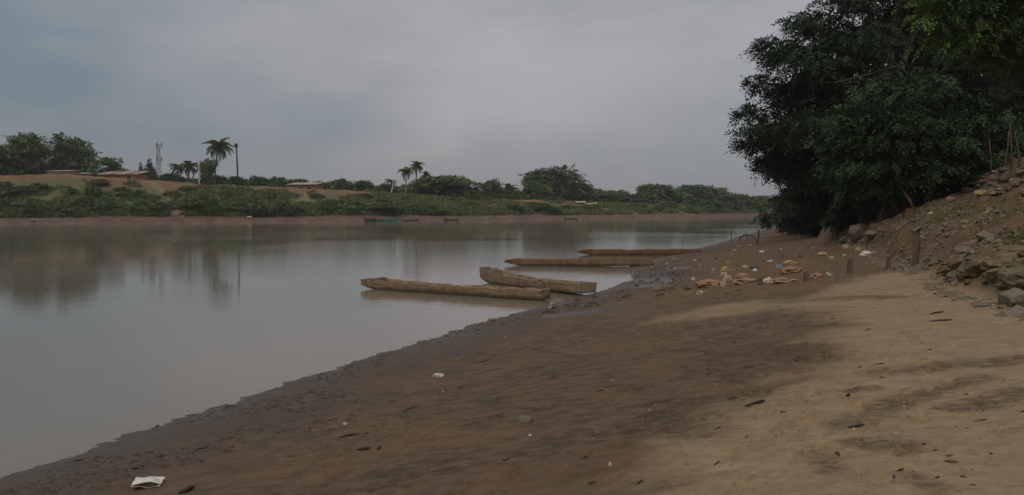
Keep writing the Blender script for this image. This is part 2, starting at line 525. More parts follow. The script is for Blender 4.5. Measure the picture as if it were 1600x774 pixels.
M_BAGC = plain('cream_plastic', (0.54, 0.45, 0.30), (0.34, 0.26, 0.16), 0.6, 7.0, dirt=(0.24, 0.17, 0.11))
M_BAGY = plain('yellow_plastic', (0.56, 0.44, 0.19), (0.36, 0.27, 0.13), 0.55, 7.0)
M_BAGK = plain('dark_grey_plastic', (0.10, 0.10, 0.11), (0.05, 0.05, 0.055), 0.5, 7.0)
M_BAGB = plain('blue_grey_plastic', (0.30, 0.31, 0.35), (0.16, 0.165, 0.19), 0.5, 7.0)
M_SACK = plain('pinkish_sack_cloth', (0.42, 0.27, 0.18), (0.27, 0.165, 0.105), 0.85, 4.0, 0.006, 40, dirt=(0.17, 0.11, 0.07))
M_SACKO = plain('orange_sack_cloth', (0.40, 0.245, 0.14), (0.24, 0.145, 0.08), 0.85, 4.0, 0.006, 40, dirt=(0.17, 0.11, 0.07))
M_STICK = plain('dark_stick', (0.065, 0.048, 0.035), (0.035, 0.026, 0.02), 0.9, 8.0, 0.003, 40)
M_CONC = plain('pale_concrete', (0.55, 0.53, 0.49), (0.42, 0.40, 0.37), 0.85, 1.0)
M_DARKPOLE = plain('dark_steel', (0.06, 0.065, 0.075), (0.04, 0.043, 0.05), 0.7, 1.0)
M_STEEL = plain('grey_pink_steel', (0.15, 0.105, 0.10), (0.11, 0.10, 0.10), 0.6, 0.3)
M_ADOBE = plain('beige_plaster', (0.40, 0.30, 0.20), (0.28, 0.20, 0.13), 0.9, 0.8)
M_BRICKW = plain('brick_wall', (0.33, 0.16, 0.10), (0.23, 0.11, 0.07), 0.9, 1.5)
M_SHEET = plain('pale_roof_sheet', (0.42, 0.36, 0.31), (0.30, 0.25, 0.20), 0.55, 0.8, dirt=(0.33, 0.20, 0.14))
M_TILE = plain('red_roof_sheet', (0.32, 0.13, 0.095), (0.22, 0.09, 0.065), 0.8, 0.8)
M_ROOMSHADE = plain('painted_room_shade', (0.03, 0.025, 0.02), (0.02, 0.018, 0.015), 0.9, 1.0)  # near-black colour stands in for the shade inside the houses
M_TEAL = plain('teal_boat_paint', (0.05, 0.24, 0.17), (0.035, 0.15, 0.11), 0.6, 0.8)
M_FARWOOD = plain('dark_boat_wood', (0.09, 0.07, 0.05), (0.05, 0.04, 0.03), 0.8, 1.0)
M_PALEWOOD = plain('pale_boat_wood', (0.40, 0.29, 0.19), (0.28, 0.20, 0.13), 0.85, 1.0)
L_DARK = leafmat('dark_tree_leaves', (0.013, 0.024, 0.009), (0.035, 0.060, 0.020), 0.35)
L_SHRUB = leafmat('shrub_leaves', (0.019, 0.036, 0.011), (0.050, 0.084, 0.026), 0.5)
L_FRESH = leafmat('fresh_green_leaves', (0.040, 0.070, 0.016), (0.110, 0.175, 0.038), 0.5)
L_UNDER = leafmat('undergrowth_leaves', (0.013, 0.020, 0.010), (0.034, 0.050, 0.019), 0.5)
L_FAR = leafmat('far_tree_leaves', (0.052, 0.085, 0.022), (0.150, 0.200, 0.062), 0.16)
L_FARD = leafmat('far_dark_leaves', (0.042, 0.066, 0.022), (0.115, 0.155, 0.054), 0.18)
L_FARB = leafmat('far_bush_leaves', (0.042, 0.088, 0.020), (0.130, 0.205, 0.050), 0.2)
L_COVER = leafmat('slope_weeds', (0.070, 0.105, 0.026), (0.185, 0.200, 0.064), 0.12)
L_OLIVE = leafmat('olive_shrub_leaves', (0.052, 0.078, 0.022), (0.150, 0.170, 0.060), 0.2)
L_PALM = leafmat('palm_leaves', (0.060, 0.082, 0.026), (0.155, 0.180, 0.062), 0.4)
L_GRASS = leafmat('bank_grass', (0.065, 0.080, 0.028), (0.16, 0.165, 0.070), 0.6)
L_DRY = leafmat('dry_stems', (0.06, 0.035, 0.022), (0.14, 0.085, 0.05), 0.6)

# ------------------------------------------------------------------ the setting: near bank
def near_bank():
    # rows: geometric in y; columns: distance from the waterline
    ys = [-60.0, -30, -15, -8, -4, -1, 1.0, 2.0]
    y = 2.6
    while y < 130:
        ys.append(y); y += max(0.022, y * 0.0052)
    ys += list(np.geomspace(135, 1500, 34))
    ds = list(-np.geomspace(80, 2.2, 14)) + list(np.arange(-2.0, 12.8, 0.036)) + list(np.arange(12.8, 17.4, 0.055)) + list(np.arange(17.5, 20, 0.15)) + list(np.geomspace(20.5, 900, 30))
    Yg, Dg = np.meshgrid(np.array(ys), np.array(ds), indexing='ij')
    Xg = S(Yg) + Dg
    Zg = H(Xg, Yg)
    fr = random.Random(5)
    def dent(cx, cy, ang, la, lb, dep):
        i0, i1 = np.searchsorted(Yg[:, 0], [cy - la * 1.8, cy + la * 1.8])
        if i1 <= i0: return
        sl = slice(i0, i1)
        ux = (Xg[sl] - cx) * math.cos(ang) + (Yg[sl] - cy) * math.sin(ang); uy = -(Xg[sl] - cx) * math.sin(ang) + (Yg[sl] - cy) * math.cos(ang)
        r_ = np.hypot(ux / la, uy / lb)
        Zg[sl] += dep * (-sstep(1.0, 0.6, r_) + 0.45 * np.exp(-((r_ - 1.15) / 0.22) ** 2))
    for k in range(24):
        p = gp(fr.uniform(1050, 1580), fr.uniform(470, 770)); a = fr.uniform(0.9, 1.9); st_ = fr.uniform(0.55, 0.75)
        for j in range(fr.randint(3, 9)):
            side = 0.09 * (1 if j % 2 else -1)
            dent(p.x + math.cos(a) * j * st_ - math.sin(a) * side, p.y + math.sin(a) * j * st_ + math.cos(a) * side, a + fr.uniform(-.2, .2), 0.135, 0.05, fr.uniform(.022, .036))
    for k in range(150):
        p = gp(fr.uniform(500, 1500), fr.uniform(540, 770))
        dent(p.x, p.y, fr.uniform(0, 3.1), fr.uniform(.07, .2), fr.uniform(.04, .08), fr.uniform(.010, .022))
    # attribute maps --------------------------------------------------
    d = Xg - S(Yg)
    tt = d - toe(Yg)
    bpts = [gp(*p) for p in [(1020, 774), (1062, 730), (1135, 645), (1225, 590), (1300, 540), (1290, 505), (1215, 478), (1300, 450), (1390, 425)]]
    by = [-60, 0] + [p.y for p in bpts] + [60]; bx = [3.0, 0.3] + [p.x for p in bpts] + [40]
    xb = np.interp(Yg, by, bx)
    w = 0.55 * fbm(Xg, Yg, 0.9, 91, 4, 0.6) + 0.25 * fbm(Xg * 0.5, Yg, 3.0, 95, 3)
    sand = sstep(-0.55, 0.65, Xg - xb + 1.3 * w) * sstep(0.7, -0.2, tt) * sstep(26, 20, Yg)
    # sandy light tongue between the mud and the litter
    c = gp(1130, 487)
    sand = np.maximum(sand, 0.8 * sstep(1.0, 0.3, np.hypot((Xg - c.x) / 1.9, (Yg - c.y) / 1.7) + 0.5 * w))
    bank = sstep(-0.2, 0.4, tt)
    red = np.clip(sstep(13, 20, Yg) * sstep(0.9, 2.2, d) * (0.55 + 0.5 * fbm(Xg, Yg, 0.4, 101, 3)) + 0.42 * bank, 0, 1)
    red = np.maximum(red, 0.75 * sstep(6.5, 10, Yg) * sstep(0.05, 0.5, fbm(Xg, Yg, 0.35, 105, 3)) * sstep(1.5, 3.0, d) * (1 - bank))
    red = red * (1 - 0.6 * bank * sstep(0.05, -0.3, fbm(Xg, Yg, 0.5, 107, 3)))
    gc = gp(1440, 358); g2 = gp(1580, 392)
    gw = 0.4 * fbm(Xg, Yg, 1.1, 111, 3)
    green = np.maximum(sstep(1.0, 0.4, np.hypot((Xg - gc.x) / 2.2, (Yg - gc.y) / 4.5) + gw),
                       sstep(1.0, 0.4, np.hypot((Xg - g2.x) / 1.3, (Yg - g2.y) / 2.5) + gw))
    green = np.maximum(green, 0.8 * sstep(5.0, 6.5, tt)) * sstep(0.2, 0.8, tt)
    damp = np.zeros_like(Xg)
    strokes = [([(1310, 668), (1400, 628), (1525, 592)], .16), ([(1365, 582), (1470, 574), (1600, 562)], .16), ([(1330, 610), (1362, 606)], .10),
               ([(1140, 622), (1260, 592)], .13), ([(1330, 690), (1420, 700)], .13), ([(1420, 745), (1450, 760)], .12), ([(1510, 640), (1600, 615)], .2),
               ([(1180, 540), (1290, 560)], .3), ([(1260, 470), (1380, 465)], .35), ([(1270, 710), (1300, 735)], .1)]
    for pts, wd in strokes:
        P = [gp(*p) for p in pts]
        for a, b_ in zip(P, P[1:]):
            ax, ay = b_.x - a.x, b_.y - a.y
            L2 = ax * ax + ay * ay
            u = np.clip(((Xg - a.x) * ax + (Yg - a.y) * ay) / L2, 0, 1)
            dist = np.hypot(Xg - a.x - u * ax, Yg - a.y - u * ay)
            damp = np.maximum(damp, sstep(1.6, 0.2, dist / wd + 1.1 * fbm(Xg, Yg, 2.2, 121, 4, 0.65)))
    spots = sstep(0.42, 0.75, fbm(Xg * 0.8, Yg, 1.5, 131, 4, 0.65))
    damp = np.maximum(damp, 0.45 * spots * (1 - bank))
    puddle = np.zeros_like(Xg)
    for px_, py_, rx, ry in [(885, 492, .7, 1.0), (940, 484, .7, .9), (1035, 438, .9, 1.6), (1012, 446, .8, 1.0), (1060, 420, .8, 1.5)]:
        c = gp(px_, py_)
        puddle = np.maximum(puddle, sstep(1.1, 0.5, np.hypot((Xg - c.x) / rx, (Yg - c.y) / ry) + 0.7 * fbm(Xg, Yg, 1.3, 137, 4, 0.6)))
    n, mcol = Xg.shape
    idx = np.arange(n * mcol).reshape(n, mcol)
    Q = np.stack([idx[:-1, :-1], idx[:-1, 1:], idx[1:, 1:], idx[1:, :-1]], -1)
    V = np.stack([Xg, Yg, Zg], -1)
    me = qmesh('near_bank', V, Q, True, dict(sand=sand, red=red, green=green, damp=damp, puddle=puddle))
    o = link('near_bank_ground', me, M_GROUND)
    tag(o, 'brown muddy river bank with a pale sandy track', kind='structure')
near_bank()

def far_bank():
    xs = np.concatenate([-np.geomspace(1500, 135, 26), np.arange(-130, 130, 0.55), np.geomspace(132, 1500, 26)])
    es = np.concatenate([[-60, -20, -6], np.arange(-2, 32, 0.4), np.geomspace(33, 1500, 26)])
    Xg, Eg = np.meshgrid(xs, es, indexing='ij')
    Yg = FW(Xg) + Eg
    Zg = G(Xg, Yg)
    w = fbm(Xg, Yg, 0.12, 141, 3)
    mud = sstep(6.5, 4.5, Eg + 2.0 * w)
    pxs = 800 + FPX * Xg / np.maximum(Yg, 20)
    green = sstep(4.5, 6.5, Eg + 1.5 * w) * sstep(22, 15, Eg + 6 * w)
    green = np.maximum(green * 0.9, 0.8 * sstep(24, 30, Eg))
    path = np.zeros_like(Xg)
    for pts, wd in [([(238, 23), (262, 15), (278, 8)], 0.9), ([(470, 19), (485, 12), (500, 8), (560, 6.5)], 1.2), ([(690, 12), (690, 8)], .8),
                    ([(760, 14), (790, 10), (820, 8)], 1.6), ([(960, 12), (1010, 11)], 2.2), ([(120, 6.5), (300, 6)], .5)]:
        P = [fp(*p) for p in pts]
        for a, b_ in zip(P, P[1:]):
            ax, ay = b_.x - a.x, b_.y - a.y
            u = np.clip(((Xg - a.x) * ax + (Yg - a.y) * ay) / (ax * ax + ay * ay), 0, 1)
            dist = np.hypot(Xg - a.x - u * ax, Yg - a.y - u * ay)
            path = np.maximum(path, sstep(1.5, 0.4, dist / wd + 0.8 * fbm(Xg, Yg, 0.5, 151, 3)))
    n, mcol = Xg.shape
    idx = np.arange(n * mcol).reshape(n, mcol)
    Q = np.stack([idx[:-1, :-1], idx[1:, :-1], idx[1:, 1:], idx[:-1, 1:]], -1)[:, :, ::-1]
    me = qmesh('far_bank', np.stack([Xg, Yg, Zg], -1), Q, True, dict(mud=mud, green=green, path=path * 0.55))
    tag(link('far_bank_ground', me, M_FAR), 'eroded earth bank on the far side of the river', kind='structure')
far_bank()

wm = MB()
wm.add([(-1600, -600, 0), (2400, -600, 0), (2400, 2400, 0), (-1600, 2400, 0)], [(0, 1, 2, 3)])
tag(wm.obj('river_water', M_WATER), 'calm muddy grey river', kind='structure')

# ------------------------------------------------------------------ dug-out style plank canoes
def canoe(name, label, bow, stern, mat, beam=0.72, h=0.40, bow_rise=0.20, z0=-0.06, z1=0.02, seed=0, bow_w=0.45, thwarts=(0.3, 0.62), stern_h=None, deck=True):
    """flat-bottomed plank canoe: raked blunt bow at x=0, upright transom at x=L"""
    bow = Vector(bow); stern = Vector(stern)
    L = math.hypot(stern.x - bow.x, stern.y - bow.y)
    rz = math.atan2(stern.y - bow.y, stern.x - bow.x)
    tilt = math.atan2(z1 - z0, L)
    root = empty(name, (bow.x, bow.y, z0))
    root.rotation_euler = (0, -tilt, rz)
    tag(root, label, 'canoe', 'wooden canoes beached on the mud')
    rr = random.Random(seed)
    N = 34
    st = [L * i / N for i in range(N + 1)]
    ph = [rr.uniform(0, 6.3) for _ in range(4)]
    sh_ = stern_h or h * 0.86
    def half(x):
        u = x / L
        b = beam / 2 * (1 - (1 - bow_w) * max(0, 1 - u / 0.2) ** 1.6)
        return b * (1 - 0.16 * max(0, (u - 0.75) / 0.25) ** 1.5)
    def zbot(x):
        u = x / L
        return h * 0.60 * max(0, 1 - u / 0.16) ** 1.5
    def ztop(x):
        u = x / L
        base = h + (sh_ - h) * u
        return base + bow_rise * max(0, 1 - u / 0.45) ** 2 + 0.008 * math.sin(9 * u + ph[0]) + 0.006 * math.sin(23 * u + ph[1]) - (0.10 * max(0, 1 - u / 0.09) if deck else 0)
    flare = 0.80
    def edge(x, f):
        """point on the outside of the side at height fraction f"""
        b = half(x) * (flare + (1 - flare) * f)
        return b, zbot(x) + (ztop(x) - zbot(x)) * f
    th = 0.035
    def strake(sgn, f0, f1, out, nm, x0=0.0, x1=L, jag=0.0):
        V = []; F = []
        xs = [x for x in st if x0 - 1e-6 <= x <= x1 + 1e-6]
        for i, x in enumerate(xs):
            j0 = jag * (mnoise.noise(Vector((x * 3.1, seed * 7.7 + sgn, f0 * 9)))); j1 = jag * (mnoise.noise(Vector((x * 3.7, seed * 3.3 + sgn, 5 + f1 * 9))))
            ya, za = edge(x, f0); yb, zb_ = edge(x, f1)
            V += [(x, sgn * (ya + out), za + j0), (x, sgn * (yb + out), zb_ + j1), (x, sgn * (yb + out - th), zb_ + j1), (x, sgn * (ya + out - th), za + j0)]
        for i in range(len(xs) - 1):
            a = 4 * i; b = a + 4
            for k in range(4):
                k2 = (k + 1) % 4
                q = (a + k, b + k, b + k2, a + k2)
                F.append(q if sgn > 0 else q[::-1])
        e = 4 * (len(xs) - 1)
        F += [(0, 1, 2, 3), (e + 3, e + 2, e + 1, e)] if sgn > 0 else [(3, 2, 1, 0), (e, e + 1, e + 2, e + 3)]
        MB().add(V, F).obj(nm, mat, root)
    for s in (1, -1):
        strake(s, 0.0, 0.50, 0.014, 'lower_strake', jag=0.02)
        split = st[rr.choice([13, 16, 20])]
        strake(s, 0.55, 1.0, 0.0, 'upper_strake', 0, split, 0.024)
        strake(s, 0.55, 0.95, 0.006, 'upper_strake', split, L, 0.034)
    V = []; F = []
    for x in st:
        b = half(x) * flare - 0.004
        z = zbot(x) + 0.012
        V += [(x, b, z), (x, -b, z), (x, -b, z + 0.03), (x, b, z + 0.03)]
    for i in range(N):
        a = 4 * i
        for k in range(4):
            F.append((a + k, a + (k + 1) % 4, a + 4 + (k + 1) % 4, a + 4 + k))
    F += [(3, 2, 1, 0), (4 * N, 4 * N + 1, 4 * N + 2, 4 * N + 3)]
    MB().add(V, F).obj('bottom_boards', mat, root)
    def board(x, nm, f1, dx=0.04):
        b0, zb0 = edge(x, 0.0); b1, zb1 = edge(x, f1)
        b0 -= th * 0.6; b1 -= th * 0.6
        V = [(x, b0, zb0 + .02), (x, -b0, zb0 + .02), (x, -b1, zb1), (x, b1, zb1)]
        V += [(a + dx, b, c) for a, b, c in V]
        MB().add(V, [(0, 3, 2, 1), (4, 5, 6, 7), (0, 1, 5, 4), (2, 3, 7, 6), (1, 2, 6, 5), (0, 4, 7, 3)]).obj(nm, mat, root)
    board(L - 0.05, 'transom', 1.02, 0.07)
    board(0.01, 'bow_board', 1.0)
    board(L * 0.115, 'bulkhead', 0.96, 0.05)
    if deck:
        V = []
        for x in (0.0, L * 0.04, L * 0.08, L * 0.112):
            b, z = edge(x, 1.0)
            V += [(x, b + .006, z + .004), (x, -b - .006, z + .004), (x, -b - .006, z + .032), (x, b + .006, z + .032)]
        F = []
        for i in range(3):
            for k in range(4):
                F.append((4 * i + k, 4 * i + (k + 1) % 4, 4 * i + 4 + (k + 1) % 4, 4 * i + 4 + k))
        F += [(3, 2, 1, 0), (12, 13, 14, 15)]
        MB().add(V, F).obj('bow_deck', mat, root)
    for u in thwarts:
        x = L * u
        b, z = edge(x, 0.8)
        MB().box((x, 0, z), (0.17, 2 * b - 0.05, 0.03)).obj('thwart', mat, root)
    for u in (0.2, 0.42, 0.52, 0.75, 0.87):
        x = L * u
        b, z = edge(x, 0.1); b2, z2 = edge(x, 0.93)
        for s in (1, -1):
            MB().tube([(x, s * (b - th - .012), z), (x, s * (b2 - th - .010), z2)], 0.022, 5).obj('rib', mat, root)
    return root

def wl(px, py, z=0.0):
    return at_z(px, py, z)
b1a, b1b = wl(568, 450), wl(853, 468, 0.02)
canoe('plank_canoe', 'long tan plank canoe with its blunt stern nosed onto the mud beside the short canoe', b1a, b1b, M_BOAT[0], 0.68, 0.29, 0.12, -0.05, 0.03, 1, 0.42, (0.34, 0.6), 0.27)
canoe('plank_canoe', 'shorter grey brown canoe with high open bow and square stern overlapping the long tan canoe', wl(757, 440), wl(920, 459, 0.05), M_BOAT[1], 0.78, 0.31, 0.24, -0.03, 0.06, 2, 0.55, (0.5,), 0.30, False)
canoe('plank_canoe', 'straight brown canoe lying level in the small mud inlet', wl(789, 415), wl(1018, 415, 0.05), M_BOAT[2], 0.68, 0.30, 0.04, -0.03, 0.05, 3, 0.55, (0.3, 0.6), 0.34)
canoe('plank_canoe', 'reddish brown canoe with its end buried in the rising shore beyond the inlet', wl(903, 399), wl(1092, 395, 0.12), M_BOAT[3], 0.72, 0.34, 0.02, -0.04, -0.02, 4, 0.6, (0.35, 0.65), 0.36)

# ------------------------------------------------------------------ foliage builders
def unit(n):
    v = rng.normal(size=(n, 3))
    return v / np.linalg.norm(v, axis=1, keepdims=True)
def norm(v):
    return v / np.maximum(np.linalg.norm(v, axis=-1, keepdims=True), 1e-9)
def sprays(P, A, length, nleaf, lw, droop=0.3, aspect=0.42):
    """pinnate sprays: at each point P, along axis A, nleaf pairs-ish of leaflets. returns V (.,3), Q"""
    n = len(P)
    A = norm(A)
    up = np.tile([0, 0, 1.0], (n, 1)) + 0.6 * rng.normal(size=(n, 3))
    side = norm(np.cross(A, up))
    nrm = np.cross(side, A)
    Ln = length * rng.uniform(0.65, 1.3, (n, 1))
    out = []
    for k in range(nleaf):
        t_ = (k + 0.6) / nleaf
        sg = 1 if k % 2 else -1
        if k == nleaf - 1: sg = 0
        base = P + A * Ln * t_ - np.array([0, 0, 1.0]) * droop * Ln * t_ * t_
        dirn = norm(side * sg * 0.85 + A * 0.6 - np.array([0, 0, 0.25]) + 0.22 * rng.normal(size=(n, 3)))
        ll = lw * rng.uniform(0.75, 1.25, (n, 1))
        w = norm(np.cross(dirn, nrm)) * ll * aspect * 0.5
        out.append(np.stack([base, base + dirn * ll * 0.5 + w, base + dirn * ll, base + dirn * ll * 0.5 - w], 1))
    V = np.concatenate(out, 0)
    Q = np.arange(len(V) * 4).reshape(-1, 4)
    return V.reshape(-1, 3), Q
def crown_points(blobs, n, sub=14, subr=0.34, flat=0.55, shell=0.5):
    """points and outward axes spread through clumped ellipsoids (c, (rx,ry,rz))"""
    w = np.array([b[1][0] * b[1][1] + b[1][0] * b[1][2] for b in blobs]); w = w / w.sum()
    P = []; A = []
    for (c, r), f in zip(blobs, w):
        m = max(8, int(n * f))
        c = np.array(c, float); r = np.array(r, float)
        sc_ = unit(sub) * (shell + (1 - shell) * rng.random((sub, 1)) ** 0.5)
        pick = rng.integers(0, sub, m)
        off = rng.normal(size=(m, 3)) * subr * np.array([1, 1, flat])
        q = sc_[pick] * 0.85 + off
        P.append(c + q * r)
        A.append(norm(q * r) * 0.8 + 0.55 * unit(m) + np.array([0, 0, -0.12]))
    return np.concatenate(P), np.concatenate(A)
def limb(mb, a, b, r0, r1, bow=0.15, n=7, seg=7, wob=0.06):
    a = Vector(a); b = Vector(b)
    L = (b - a).length
    pts = []
    for i in range(seg + 1):
        u = i / seg
        p = a.lerp(b, u) + Vector((0, 0, bow * L * 4 * u * (1 - u)))
        if 0 < i < seg:
            p += Vector([random.uniform(-1, 1) * wob * L for _ in range(3)]) * 0.6
        pts.append(p)
    mb.tube(pts, [r0 + (r1 - r0) * (i / seg) ** 0.8 for i in range(seg + 1)], n)
    return pts

def near_tree(name, label, base, fork, blobs, nspray, leafm, spray=0.42, leaf=0.17, nleaf=7, trunk_r=0.35, cat='tree', limbs=None, stems=1, droop=0.35, sub=16, subr=0.30, group=None, twig=2, flat=0.5, shell=0.5, core=26):
    base = Vector(base); fork = Vector(fork)
    root = empty(name, base)
    tag(root, label, cat, group)
    inv = -base
    mb = MB()
    if stems == 1:
        limb(mb, (0, 0, -0.3), fork + inv, trunk_r, trunk_r * 0.72, 0.0, 10, 6, 0.03)
    else:
        for i in range(stems):
            a = 6.28 * i / stems + random.random()
            limb(mb, (0.04 * math.cos(a), 0.04 * math.sin(a), -0.2), fork + inv + Vector((0.5 * math.cos(a), 0.5 * math.sin(a), random.uniform(-0.3, 0.3))), trunk_r * 0.6, trunk_r * 0.35, 0.0, 7, 5, 0.06)
    trunk = mb.obj('trunk', M_BARK, root, True)
    for (c, r) in blobs:
        if limbs is not None and random.random() > limbs: continue
        m2 = MB()
        st_ = fork + inv + Vector((0, 0, random.uniform(-0.2, 0.4)))
        e = Vector(c) + inv
        pts = limb(m2, st_, e, trunk_r * random.uniform(0.28, 0.42), 0.035, 0.07, 6, 7, 0.05)
        for _ in range(twig):
            q = pts[random.randint(3, 6)]
            limb(m2, q, q + Vector((random.uniform(-1, 1) * r[0], random.uniform(-1, 1) * r[1], random.uniform(-.3, .7) * r[2])) * 0.9, 0.045, 0.012, 0.05, 5, 4, 0.08)
        m2.obj('limb', M_BARK, trunk, True)
    bl = [(tuple(Vector(c) + inv), r) for c, r in blobs]
    P, A = crown_points(bl, nspray, sub, subr, flat, shell)
    V, Q = sprays(P, A, spray, nleaf, leaf, droop)
    if core:
        Pc = []
        for (c_, r_) in bl:
            m_ = max(4, int(core * 2.2 * r_[0] * r_[0]))
            Pc.append(np.array(c_) + unit(m_) * np.array(r_) * 0.62 * rng.random((m_, 1)) ** 0.4)
        Pc = np.concatenate(Pc)
        V2, Q2 = sprays(Pc, unit(len(Pc)), spray * 1.1, 5, leaf * 1.45, droop, 0.5)
        V = np.concatenate([V, V2]); Q = np.concatenate([Q, Q2 + len(V) - len(V2)])
    link('crown', qmesh('crown', V, Q), leafm, root)
    return root

def B(px, py, Y, r):
    """foliage mass centred at an image point and depth"""
    p = at(px, py, Y)
    return (tuple(p), r)

# ---- big spreading tree on the near bank
tb = Vector((20.6, 43.0, 0)); tb.z = Hs(tb.x, tb.y)
bl = []
for px_, py_, Y_, r_ in [
    (1215, 75, 43, 1.2), (1250, 95, 41, 1.6), (1300, 35, 43, 1.9), (1235, 140, 44, 1.4), (1290, 110, 42, 2.0), (1345, 62, 41, 1.7),
    (1195, 205, 43, 1.3), (1170, 222, 43, 0.9), (1240, 200, 41, 1.8), (1300, 175, 42, 2.0), (1215, 250, 44, 1.3), (1260, 260, 43, 1.8),
    (1360, 140, 44, 2.2), (1405, -22, 43, 1.5), (1430, 122, 45, 2.0), (1350, -30, 44, 2.2), (1455, -30, 46, 1.7), (1485, 75, 46, 1.8),
    (1320, 240, 44, 2.0), (1380, 220, 46, 2.4), (1500, 150, 47, 2.4), (1300, 300, 44, 1.7), (1420, 190, 47, 2.4), (1225, 150, 47, 1.3),
    (1330, -90, 45, 2.4), (1420, -110, 46, 2.6), (1510, -70, 47, 2.6), (1560, 120, 49, 1.8), (1180, 130, 43, 0.7), (1172, 175, 44, 0.8)]:
    bl.append(B(px_ + (10 if px_ < 1300 else 0), py_, Y_, (r_ * 1.1, r_ * 1.15, r_ * (0.46 if px_ < 1260 else 0.6))))
near_tree('spreading_tree', 'huge dark spreading tree on the near bank with feathery boughs reaching over the water', tb, tb + Vector((-0.5, 0.2, 4.2)), bl, 20000, L_DARK, 0.55, 0.19, 8, 0.5, droop=0.45, sub=15, subr=0.24, flat=0.32, core=12)

BIG = COL.objects[-1].parent
for pts_ in [[(1440, 135, 43), (1400, 104, 40.2), (1360, 108, 39.0), (1310, 118, 38.6), (1270, 122, 39.2)], [(1440, 140, 43), (1395, 112, 40.0), (1350, 116, 39.0), (1315, 128, 39.0)],
             [(1390, 160, 42), (1330, 172, 38.9), (1300, 186, 38.6), (1262, 204, 38.9)], [(1370, 190, 42), (1310, 200, 38.9), (1280, 226, 38.8), (1245, 230, 39.3)], [(1440, 130, 43), (1385, 78, 40), (1372, 40, 39.6)], [(1440, 130, 43), (1400, 70, 40.5), (1420, 20, 40)]]:
    m2 = MB()
    q_ = [at(*p) - tb for p in pts_]
    q_ = [q + Vector((0.3, 0.9, 0.0)) + 0.18 * Vector((random.uniform(-1, 1), 0, random.uniform(-1, 1))) for q in q_]
    m2.tube(q_, [0.085 - 0.06 * i / (len(q_) - 1) for i in range(len(q_))], 7, jit=.08)
    m2.obj('limb', M_LIMB, [c for c in BIG.children if c.name.startswith('trunk')][0], True)

# ---- broad leafy shrub tree in front of it
sb = Vector((15.9, 31.5, 0)); sb.z = Hs(sb.x, sb.y)
bl = [B(px_, py_, Y_, (r_ * 1.2, r_ * 1.2, r_ * 0.75)) for px_, py_, Y_, r_ in [
    (1390, 150, 32, 1.0), (1340, 200, 31.5, 1.0), (1440, 150, 32, 1.2), (1390, 205, 30.8, 1.2), (1330, 250, 31.5, 0.9), (1450, 205, 31, 1.2), (1500, 190, 32, 1.2),
    (1385, 262, 30.8, 1.1), (1440, 265, 31, 1.1), (1500, 255, 31.5, 1.1), (1325, 215, 32, .8), (1540, 215, 32.5, 1.1), (1350, 290, 32, 0.8), (1420, 300, 32, .8)]]
near_tree('leafy_shrub', 'broad mid green shrub tree with layered leaves in front of the spreading tree', sb, sb + Vector((0, 0, 1.6)), bl, 7500, L_SHRUB, 0.34, 0.17, 6, 0.16, stems=4, cat='tree', droop=0.45, sub=15, subr=0.26, flat=0.3, shell=0.75)

# ---- bright green bough tree at the top right
rb = Vector((19.5, 24.5, 0)); rb.z = Hs(rb.x, rb.y)
bl = [B(px_, py_, Y_, (r_ * 1.25, r_ * 1.2, r_ * 0.7)) for px_, py_, Y_, r_ in [
    (1470, 10, 22, 0.8), (1520, 40, 22, 1.0), (1490, 65, 22.5, .6), (1560, 0, 22, 1.2), (1590, 60, 23, 1.1), (1630, 20, 23, 1.4), (1540, 75, 23, .6), (1600, -60, 22, 1.5), (1510, -40, 22, 1.2), (1680, 80, 23, 1.3), (1700, -40, 23, 1.8), (1620, 110, 24, .7)]]
near_tree('green_tree', 'fresh green tree hanging its boughs over the bank top above the fence poles', rb, rb + Vector((-0.8, -0.4, 3.6)), bl, 5200, L_FRESH, 0.30, 0.13, 7, 0.26, droop=0.4, sub=16, subr=0.28)

# ---- darker trees closing the right side behind
def auto_tree(name, label, x, y, h, w, nblob, nsp, mat, spray=0.45, leaf=0.2, low=0.25, cat='tree', tr=0.25, group=None, stems=1, nleaf=6, flat=0.5, limbs=0.6):
    b = Vector((x, y, 0)); b.z = Hs(x, y)
    bl = []
    for i in range(nblob):
        a = random.uniform(0, 6.28); u = random.random() ** 0.5
        zz_ = random.uniform(low, 0.93)
        rad = w / 2 * math.sin(math.pi * min(0.97, max(0.12, 0.12 + zz_ * 0.86))) ** 0.6
        r_ = w * random.uniform(0.13, 0.2)
        bl.append(((x + math.cos(a) * rad * u * 0.85, y + math.sin(a) * rad * u * 0.85, b.z + h * zz_), (r_ * 1.2, r_ * 1.2, r_ * 0.75)))
    return near_tree(name, label, b, b + Vector((0, 0, h * max(0.12, low * 0.8))), bl, nsp, mat, spray, leaf, nleaf, tr, cat, limbs, stems, group=group, twig=1, flat=flat)
auto_tree('bank_tree', 'dark tree with see-through crown standing behind the fence poles', 27.5, 40.0, 10.5, 8.0, 14, 1500, L_DARK, 0.45, 0.18, 0.30)
auto_tree('bank_tree', 'dark dense tree behind the layered shrub on the bank top', 25.0, 47.0, 10.5, 10.0, 22, 5200, L_DARK, 0.55, 0.24, 0.12)
auto_tree('bank_tree', 'low dark tree bending to the water under the spreading boughs', 21.4, 56.0, 7.4, 7.2, 22, 5200, L_UNDER, 0.5, 0.24, 0.06, flat=0.4)
auto_tree('bank_tree', 'dark bank tree at the water edge beyond the leaning low tree', 27.0, 72.0, 8.5, 8.5, 18, 3800, L_UNDER, 0.6, 0.3, 0.05)
auto_tree('bank_tree', 'dark bank tree farthest along the near shore', 36.5, 92.0, 9.5, 11.0, 18, 3200, L_UNDER, 0.8, 0.4, 0.05)
